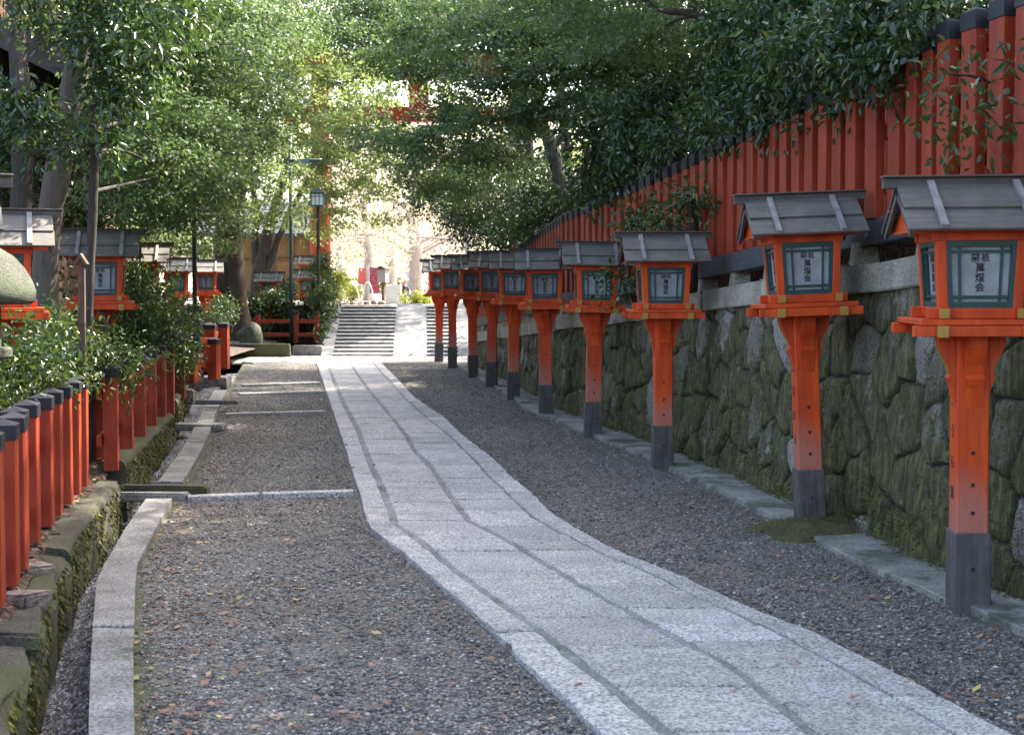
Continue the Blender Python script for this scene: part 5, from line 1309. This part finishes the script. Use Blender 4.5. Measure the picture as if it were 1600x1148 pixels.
# --- split tree
tr = [(gz(352, 35.5, .2), .36)] + TP([(350, 470, 35.5, .30), (350, 400, 35.5, .27), (352, 340, 35.5, .24), (340, 260, 35.5, .20), (330, 180, 35.5, .16), (320, 60, 36, .1)])
st2 = [(gz(378, 35.4, .2), .34)] + TP([(372, 470, 35.4, .24), (366, 400, 35.4, .22), (368, 330, 35.4, .2), (385, 250, 35.4, .16), (400, 150, 35.5, .1)])
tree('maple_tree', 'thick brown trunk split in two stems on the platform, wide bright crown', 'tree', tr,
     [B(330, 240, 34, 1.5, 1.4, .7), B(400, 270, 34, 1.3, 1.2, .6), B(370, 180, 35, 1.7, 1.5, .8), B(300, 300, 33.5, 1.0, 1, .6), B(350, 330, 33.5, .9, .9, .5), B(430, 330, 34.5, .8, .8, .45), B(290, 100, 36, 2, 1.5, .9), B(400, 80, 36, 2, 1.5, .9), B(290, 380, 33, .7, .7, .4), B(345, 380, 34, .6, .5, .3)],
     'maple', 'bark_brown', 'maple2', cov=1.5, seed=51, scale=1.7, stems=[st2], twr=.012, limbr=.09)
# --- bright maple by the stairs
tr = [(gz(402, 43, ZP), .26)] + TP([(405, 420, 43, .22), (415, 380, 43, .19), (428, 330, 43, .15), (450, 250, 43, .12), (470, 160, 43, .08)])
st2 = TP([(405, 440, 43, .16), (425, 405, 43, .13), (437, 370, 43, .1), (470, 300, 42.5, .07), (520, 240, 42, .05)])
st3 = TP([(404, 450, 43, .14), (398, 380, 43, .12), (400, 320, 43, .1), (380, 240, 43, .07)])
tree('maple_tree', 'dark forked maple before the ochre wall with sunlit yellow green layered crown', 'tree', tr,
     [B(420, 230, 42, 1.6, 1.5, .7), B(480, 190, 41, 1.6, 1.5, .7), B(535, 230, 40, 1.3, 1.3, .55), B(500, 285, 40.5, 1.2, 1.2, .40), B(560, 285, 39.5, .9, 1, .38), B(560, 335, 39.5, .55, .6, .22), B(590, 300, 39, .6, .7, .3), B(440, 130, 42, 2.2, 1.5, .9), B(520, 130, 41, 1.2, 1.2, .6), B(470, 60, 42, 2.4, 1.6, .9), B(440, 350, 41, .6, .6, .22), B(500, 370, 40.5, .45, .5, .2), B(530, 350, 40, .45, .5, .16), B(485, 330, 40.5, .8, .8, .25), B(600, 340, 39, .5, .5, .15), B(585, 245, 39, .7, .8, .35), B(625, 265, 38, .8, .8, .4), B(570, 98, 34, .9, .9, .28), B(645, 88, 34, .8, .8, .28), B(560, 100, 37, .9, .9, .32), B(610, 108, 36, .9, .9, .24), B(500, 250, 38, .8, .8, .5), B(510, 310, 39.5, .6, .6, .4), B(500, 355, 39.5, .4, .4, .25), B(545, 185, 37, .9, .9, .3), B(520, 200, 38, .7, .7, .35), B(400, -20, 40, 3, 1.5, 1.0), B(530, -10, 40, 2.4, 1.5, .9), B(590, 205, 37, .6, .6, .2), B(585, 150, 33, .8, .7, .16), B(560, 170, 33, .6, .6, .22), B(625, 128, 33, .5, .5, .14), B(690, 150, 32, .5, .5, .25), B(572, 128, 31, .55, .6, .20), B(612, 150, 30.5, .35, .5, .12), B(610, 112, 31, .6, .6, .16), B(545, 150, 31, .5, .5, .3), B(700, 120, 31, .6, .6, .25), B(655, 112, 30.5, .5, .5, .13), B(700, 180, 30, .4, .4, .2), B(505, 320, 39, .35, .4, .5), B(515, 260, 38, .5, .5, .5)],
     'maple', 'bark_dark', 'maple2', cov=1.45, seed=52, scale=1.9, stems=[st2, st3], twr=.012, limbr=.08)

# --- centre and right maples
tr = [(gz(884, 24, 1.0), .17)] + TP([(880, 320, 24, .14), (872, 270, 24, .12), (858, 220, 24, .11), (845, 185, 24, .10), (835, 120, 24, .08), (800, 20, 23.5, .05)])
lm = [TP([(852, 200, 24, .09), (835, 192, 24, .075), (800, 150, 23, .05), (740, 110, 22, .025)]), TP([(864, 235, 24, .07), (890, 190, 24, .05), (930, 120, 23.5, .03)])]
tree('maple_tree', 'leaning grey maple trunk behind the far fence with broad layered sprays hanging over the path', 'tree', tr,
     [B(640, 60, 22, .9, 1.0, .42), B(720, 40, 21, 1.2, 1.1, .45), B(800, 60, 20, 1.2, 1.1, .42), B(700, 105, 21, .75, .9, .28), B(770, 130, 20, 1.0, 1, .34), B(850, 110, 19.5, 1.0, 1, .34), B(930, 100, 19, .9, 1, .34), B(730, 190, 20.5, .8, .9, .30), B(800, 185, 19.5, .9, .9, .30), B(690, 235, 21, .75, .8, .28), B(760, 245, 20.5, .8, .8, .28), B(630, 225, 22, .7, .8, .30), B(585, 205, 23, .5, .7, .26), B(880, 40, 20, 1.2, 1, .42), B(960, 40, 19, 1.0, 1, .42), B(650, 285, 22, .5, .6, .22), B(640, 108, 21.5, .5, .5, .14), B(700, 180, 21, .35, .5, .3), B(600, 90, 23, .7, .7, .2), B(660, 215, 21.5, .6, .6, .16), B(880, 165, 19, .7, .8, .26), B(940, 160, 18.5, .6, .7, .24), B(570, 60, 24, 1.1, 1, .45), B(590, 15, 24, 1.4, 1, .5), B(710, 290, 21.5, .6, .6, .25)],
     'maple', 'bark_grey', 'maple', cov=2.0, seed=61, scale=1.15, limbs=lm, twr=.010, twn=520, limbr=.06)
tr = [(gz(838, 27, .9), .26)] + TP([(832, 330, 27, .22), (822, 280, 27, .19), (820, 220, 27, .16), (812, 150, 27, .12)])
s2 = [(gz(815, 28, .9), .2)] + TP([(815, 330, 28, .14), (808, 260, 28, .12), (800, 200, 28, .1)])
tree('evergreen_tree', 'pair of dark trunks behind the far fence end, dark leaves hanging before the plaza', 'tree', tr,
     [B(790, 320, 24, .75, .8, .42), B(740, 335, 25, .65, .7, .32), B(700, 320, 26, .55, .6, .28), B(760, 280, 25, .9, .8, .4), B(665, 300, 27, .5, .6, .24), B(770, 365, 23, .40, .5, .20), B(730, 370, 25, .16, .2, .09), B(820, 350, 22, .40, .5, .25), B(800, 250, 27, 1.1, 1, .6), B(720, 260, 28, 1, 1, .5), B(650, 325, 27, .28, .3, .10), B(780, 345, 23.5, .35, .5, .2), B(700, 350, 26, .25, .3, .12)],
     'evergreen', 'bark_dark', 'evergreen', cov=2.2, seed=62, scale=.95, stems=[s2], twr=.008, limbr=.06)
# fence-top camellias
def cam_bush(label, d, base_px, blobs, seed, scale=1.0, cov=2.1, leaf='camellia'):
    k = .18 if cov < .25 else 1; b = gz(base_px, d, copB(d) + .2); tr = [(b, .06 * k), (b + Vector((0, 0, .8)), .05 * k), (Vector(blobs[0][0]), .03 * k)]
    return tree('camellia_tree', label, 'tree', tr, blobs, 'camellia', 'bark_dark', leaf, cov=cov, seed=seed, scale=scale, group='glossy evergreens growing over the right fence', twn=160, limbr=.03)
cam_bush('glossy evergreen spilling over the farthest stretch of the right fence', 21.5, 880, [B(850, 345, 21.5, .55, .5, .22), B(905, 320, 19.5, .5, .45, .22), B(810, 372, 23, .40, .4, .12), B(940, 300, 18, .42, .4, .22), B(870, 320, 21, .5, .5, .25), B(960, 275, 18, .42, .4, .25)], 71, 1.15)
cam_bush('broad dark glossy evergreen above the middle of the right fence', 16, 1040, [B(960, 215, 16.5, .6, .5, .42), B(1030, 180, 15.5, .7, .6, .5), B(1000, 255, 15.8, .50, .4, .24), B(1060, 225, 14.6, .5, .4, .24), B(1110, 195, 13.8, .5, .4, .28), B(940, 260, 17, .4, .4, .2), B(1080, 150, 15, .6, .5, .4), B(1160, 195, 12.8, .42, .4, .22), B(980, 290, 16.2, .28, .3, .12), B(1120, 240, 13.6, .28, .2, .12), B(1040, 275, 15, .3, .2, .12), B(960, 318, 16.8, .28, .2, .10)], 72, 1.05)
cam_bush('tall glossy evergreen over the near part of the right fence with big pale leaves', 11, 1270, [B(1200, 150, 12, .50, .4, .28), B(1250, 120, 11, .50, .4, .26), B(1190, 90, 12.5, .6, .5, .35), B(1300, 70, 10.2, .55, .4, .32), B(1360, 60, 9.4, .42, .4, .26), B(1400, 20, 9.2, .45, .4, .26), B(1240, 40, 12, .7, .6, .42), B(1220, 185, 11.6, .26, .3, .12), B(1320, 135, 9.8, .24, .25, .14), B(1450, 30, 8.6, .28, .3, .20), B(1375, 112, 9.0, .2, .2, .12), B(1290, 5, 11, .7, .5, .3), B(1335, 150, 9.9, .26, .2, .13), B(1285, 165, 10.7, .28, .2, .14), B(1200, 215, 12.2, .26, .2, .12), B(1400, 95, 9.1, .22, .2, .12)], 73, .95)
cam_bush('leafy sprig bush growing through the fence beside the third lantern', 13.2, 1080, [B(1060, 325, 13.2, .22, .2, .14), B(1010, 330, 14, .26, .2, .12), B(1090, 310, 12.8, .2, .2, .12), B(985, 355, 14.6, .16, .15, .08), B(965, 430, 14.6, .10, .08, .12), B(1040, 350, 13.4, .18, .15, .08)], 74, .9, 1.2, 'camellia2')
cam_bush('thin sprays of pointed leaves hanging before the nearest fence pickets', 7.9, 1560, [B(1480, 115, 7.6, .16, .15, .07), B(1540, 130, 7.4, .20, .15, .06), B(1555, 190, 7.4, .10, .1, .08), B(1450, 190, 7.8, .16, .12, .05), B(1500, 220, 7.7, .10, .1, .08), B(1590, 100, 7.2, .12, .12, .06)], 75, .8, .22, 'camellia2')
# big grey trunk top right, dark curved bough
tr = [(gz(1165, 17.5, 1.6), .42)] + TP([(1152, 150, 17.5, .30), (1148, 80, 17.5, .24), (1150, 20, 17.5, .22), (1160, -90, 17.5, .2), (1165, -300, 17.6, .16)])
tree('evergreen_tree', 'massive grey trunk behind the fence near the top right', 'tree', tr,
     [B(1180, 20, 17, .9, .7, .3), B(1100, 150, 18.5, 1.0, .8, .7), B(1220, 120, 17.5, .8, .8, .6), B(1060, 90, 19, 1.1, .8, .6), B(1300, 60, 16, 1.2, .8, .8), B(1000, 150, 20, 1.0, .8, .6), B(1400, 60, 13, 1.0, .6, .7), B(1150, -200, 16.5, 2.5, 2, 1.0), B(1020, -150, 17, 2.5, 2, 1.0), B(1500, 20, 12, 1.0, .8, .7)],
     'evergreen', 'bark_grey', 'evergreen', cov=1.7, seed=63, scale=1.1, limbr=.06)
tr = [(gz(1230, 12.8, 1.7), .09)] + TP([(1215, 160, 12.8, .075), (1190, 100, 12.8, .065), (1160, 68, 12.8, .052), (1118, 42, 12.8, .042), (1080, 22, 12.8, .034), (1030, 15, 12.8, .026), (1000, -8, 12.8, .022), (980, -50, 12.9, .015)])
tree('maple_tree', 'dark curved bough reaching left across the top right corner', 'tree', tr,
     [B(1010, -70, 13, .9, .8, .3), B(1080, -40, 12.8, .6, .6, .2), B(930, -40, 14, 1.0, .9, .3), B(1000, 75, 14.5, .8, .7, .22), B(1050, 50, 14, .6, .6, .18), B(920, 20, 15, .9, .8, .26), B(840, -10, 16, 1.0, .8, .3)],
     'maple', 'bark_dark', 'maple', cov=1.5, seed=64, scale=.95, limbs=[TP([(1112, 40, 12.8, .035), (1110, 0, 12.8, .03), (1105, -60, 12.8, .02)]), TP([(1086, 25, 12.8, .02), (1082, -30, 12.8, .015), (1080, -80, 12.8, .01)])], twr=.004)

# --- woodland behind, both sides
gw = random.Random(44)
spots = [(9.5, 26, 0), (6.0, 31, 0), (3.4, 35, 0), (12.5, 20, 0), (15, 27, 0), (9, 38, 0), (14, 36, 0), (4.6, 42, 0), (19, 33, 1), (8, 48, 1)]
names = ['right above the sixth lantern', 'behind the leaning maple', 'dark between the two trunks', 'behind the massive trunk', 'deep behind the right fence', 'filling the gap over the fence', 'far up the right slope', 'closest to the torii on the right', 'outermost on the right slope', 'behind the torii on the right']
for i, (x, y, k) in enumerate(spots):
    b = Vector((x, y, 1.0)); h = gw.uniform(7, 9.5); tr = [(b, .25), (b + Vector((.2, 0, 3)), .2), (b + Vector((.0, .3, h)), .08)]
    bl = [((x + gw.uniform(-2.0, 2.0), y + gw.uniform(-1.4, 1.4), z), (gw.uniform(1.2, 1.9), 1.5, gw.uniform(.7, 1.1))) for z in np.linspace(2.6, h + .8, 9)]
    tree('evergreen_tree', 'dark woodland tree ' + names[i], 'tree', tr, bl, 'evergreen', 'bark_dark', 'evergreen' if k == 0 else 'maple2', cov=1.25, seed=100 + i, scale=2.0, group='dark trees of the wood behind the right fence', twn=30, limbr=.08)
spots = [(-10.5, 24, 0), (-13.5, 30, 1), (-9.5, 31, 0), (-16, 22, 0), (-12, 38, 1), (-17, 42, 1), (-7.4, 22, 0), (-12, 47, 1)]
names = ['behind the timber hall', 'deep left, sunlit', 'behind the pair of left lanterns', 'outermost left', 'left of the ochre wall', 'far left in the sun', 'behind the clipped camellia', 'rising over the ochre building']
for i, (x, y, k) in enumerate(spots):
    b = Vector((x, y, .3)); h = gw.uniform(6.5, 9.5) * (.75 if i == 6 else 1); tr = [(b, .2), (b + Vector((.2, 0, 3)), .15), (b + Vector((.0, .3, h)), .06)]
    bl = [((x + gw.uniform(-1.9, 1.9), y + gw.uniform(-1.2, 1.2), z), (gw.uniform(1.1, 1.7), 1.3, gw.uniform(.6, .9))) for z in np.linspace(1.6, h + .6, 9)]
    tree('broadleaf_tree', 'green background tree ' + names[i], 'tree', tr, bl, 'evergreen' if k == 0 else 'maple', 'bark_dark', 'evergreen' if k == 0 else 'maple2', cov=1.1, seed=130 + i, scale=2.0 if k == 0 else 2.4, group='trees of the wood on the left', twn=30, limbr=.08)

# --- pale trees of the sunlit plaza
names = ['straight pale trunk left of the farthest lanterns', 'slim pale trunk above the notice board', 'wide spreading pale tree over the stair head', 'pale cherry behind the torii post', 'thin trunk rising over the right lanterns', 'pale tree beyond the benches', 'far pale cherry in the middle', 'far pale cherry to the right']
spots = [(649, 50, .28), (612, 56, .2), (575, 52, .2), (530, 60, .2), (728, 46, .10), (690, 60, .2), (640, 72, .25), (735, 74, .25)]
for i, (px, d, r0) in enumerate(spots):
    b = gz(px, d, ZP); g = random.Random(200 + i); x, y = b.x, b.y
    tr = [(b, r0), (b + Vector((.05, 0, 1.6)), r0 * .85), (b + Vector((-.1, .1, 3.4)), r0 * .65), (b + Vector((.2, .1, 6.5)), r0 * .3)]
    limbs = []
    for k in range(26 if i != 4 else 10):
        z = g.uniform(1.4, 5.2); a = g.uniform(0, 6.28); L = g.uniform(1.5, 3.8); p = b + Vector((0, 0, z)); q = p + Vector((math.cos(a) * L * .5, math.sin(a) * L * .3, L * .22)); e = p + Vector((math.cos(a) * L, math.sin(a) * L * .6, L * g.uniform(.05, .5)))
        limbs.append([(p, r0 * .22), (q, r0 * .13), (e, .012)])
        for w_ in range(3): 
            e2 = q.lerp(e, g.uniform(.2, .9)) + Vector((g.uniform(-.8, .8), g.uniform(-.4, .4), g.uniform(-.5, .6))); limbs.append([(q.lerp(e, .3), .03), (q.lerp(e2, .6), .02), (e2, .008)])
    bl = [((x + g.uniform(-3, 3), y + g.uniform(-1.5, 1.5), ZP + g.uniform(1.3, 6.8)), (g.uniform(.7, 1.5), .9, g.uniform(.4, .8))) for _ in range(16)]
    tree('cherry_tree', names[i], 'tree', tr, bl, 'cherry', 'bark_pale', 'cherry', cov=.30 if i < 6 else .5, seed=210 + i, scale=1.6 if i < 6 else 2.2, group='pale sunlit cherry trees of the plaza', limbs=limbs, twn=160, twr=.012, limbr=.05)
names = ['left of the plaza', 'behind the pink banner', 'behind the stair head', 'right of the plaza', 'farthest left', 'farthest right']
for i, (x, y) in enumerate(((-16, 78), (-6, 84), (-11, 92), (1, 88), (-26, 90), (10, 84))):
    b = Vector((x, y, ZP)); g = random.Random(300 + i); tr = [(b, .3), (b + Vector((0, 0, 3)), .22), (b + Vector((0, 0, 8)), .08)]
    bl = [((x + g.uniform(-3.6, 3.6), y + g.uniform(-2, 2), ZP + z), (g.uniform(1.8, 2.8), 2, g.uniform(1, 1.7))) for z in np.linspace(.8, 11, 13)]
    tree('broadleaf_tree', 'sunlit yellow green tree ' + names[i], 'tree', tr, bl, 'evergreen', 'bark_dark', 'hedge' if i % 2 else 'maple2', cov=.8, seed=310 + i, scale=3.2, group='sunlit trees beyond the plaza', twn=20, limbr=.1)

# --- tall trees over the path, mostly above the frame: they give it its shade
for i, (x, y, h, lb) in enumerate(((4.6, 9.0, 9.5, 'tall evergreen shading the path from beyond the near fence'), (6.5, 14.0, 10.5, 'tall evergreen shading the path from the terrace opposite the third lantern'), (5.0, 19.0, 11, 'tall evergreen shading the path from the terrace beside the far lanterns'), (9.0, 9.5, 12, 'outer tall evergreen on the terrace'), (4.6, 25.0, 12.5, 'tall evergreen near the end of the terrace'), (8.8, 18.0, 12, 'outer tall evergreen behind the middle of the fence'), (2.8, 31.0, 13.5, 'tall evergreen beyond the end of the terrace'), (4.2, 4.5, 10, 'tall evergreen just outside the right picture edge'), (8.5, 25, 13, 'outer tall evergreen far up the terrace'), (-.8, 40.5, 10.6, 'tall evergreen added between stairs and torii to shade the platform'), (6.2, 11.5, 10, 'tall evergreen filling the gap above the second lantern'))):
    b = Vector((x + .8, y, 2.0)); g = random.Random(400 + i); 
    if i == 9: b = Vector((1.6, 41.5, ZP))  # tree added with a hidden trunk to keep the sun off the platform
    tr = [(b, .2), (b + Vector((0, 0, 4)), .16), (b + Vector((-.5, 0, h - 2)), .08)]
    bl = []
    for _ in range(15):
        a = g.uniform(0, 6.28); q = math.sqrt(g.random()) * 3.0; bl.append(((x + q * math.cos(a), y + q * math.sin(a), h - 1 + g.uniform(-1.0, 1.6)), (1.5, 1.5, .5)))
    tree('evergreen_tree', lb, 'tree', tr, bl, 'evergreen', 'bark_grey', 'evergreen', cov=2.4, seed=410 + i, scale=3.0, twn=20, limbr=.1, group='tall trees shading the path')
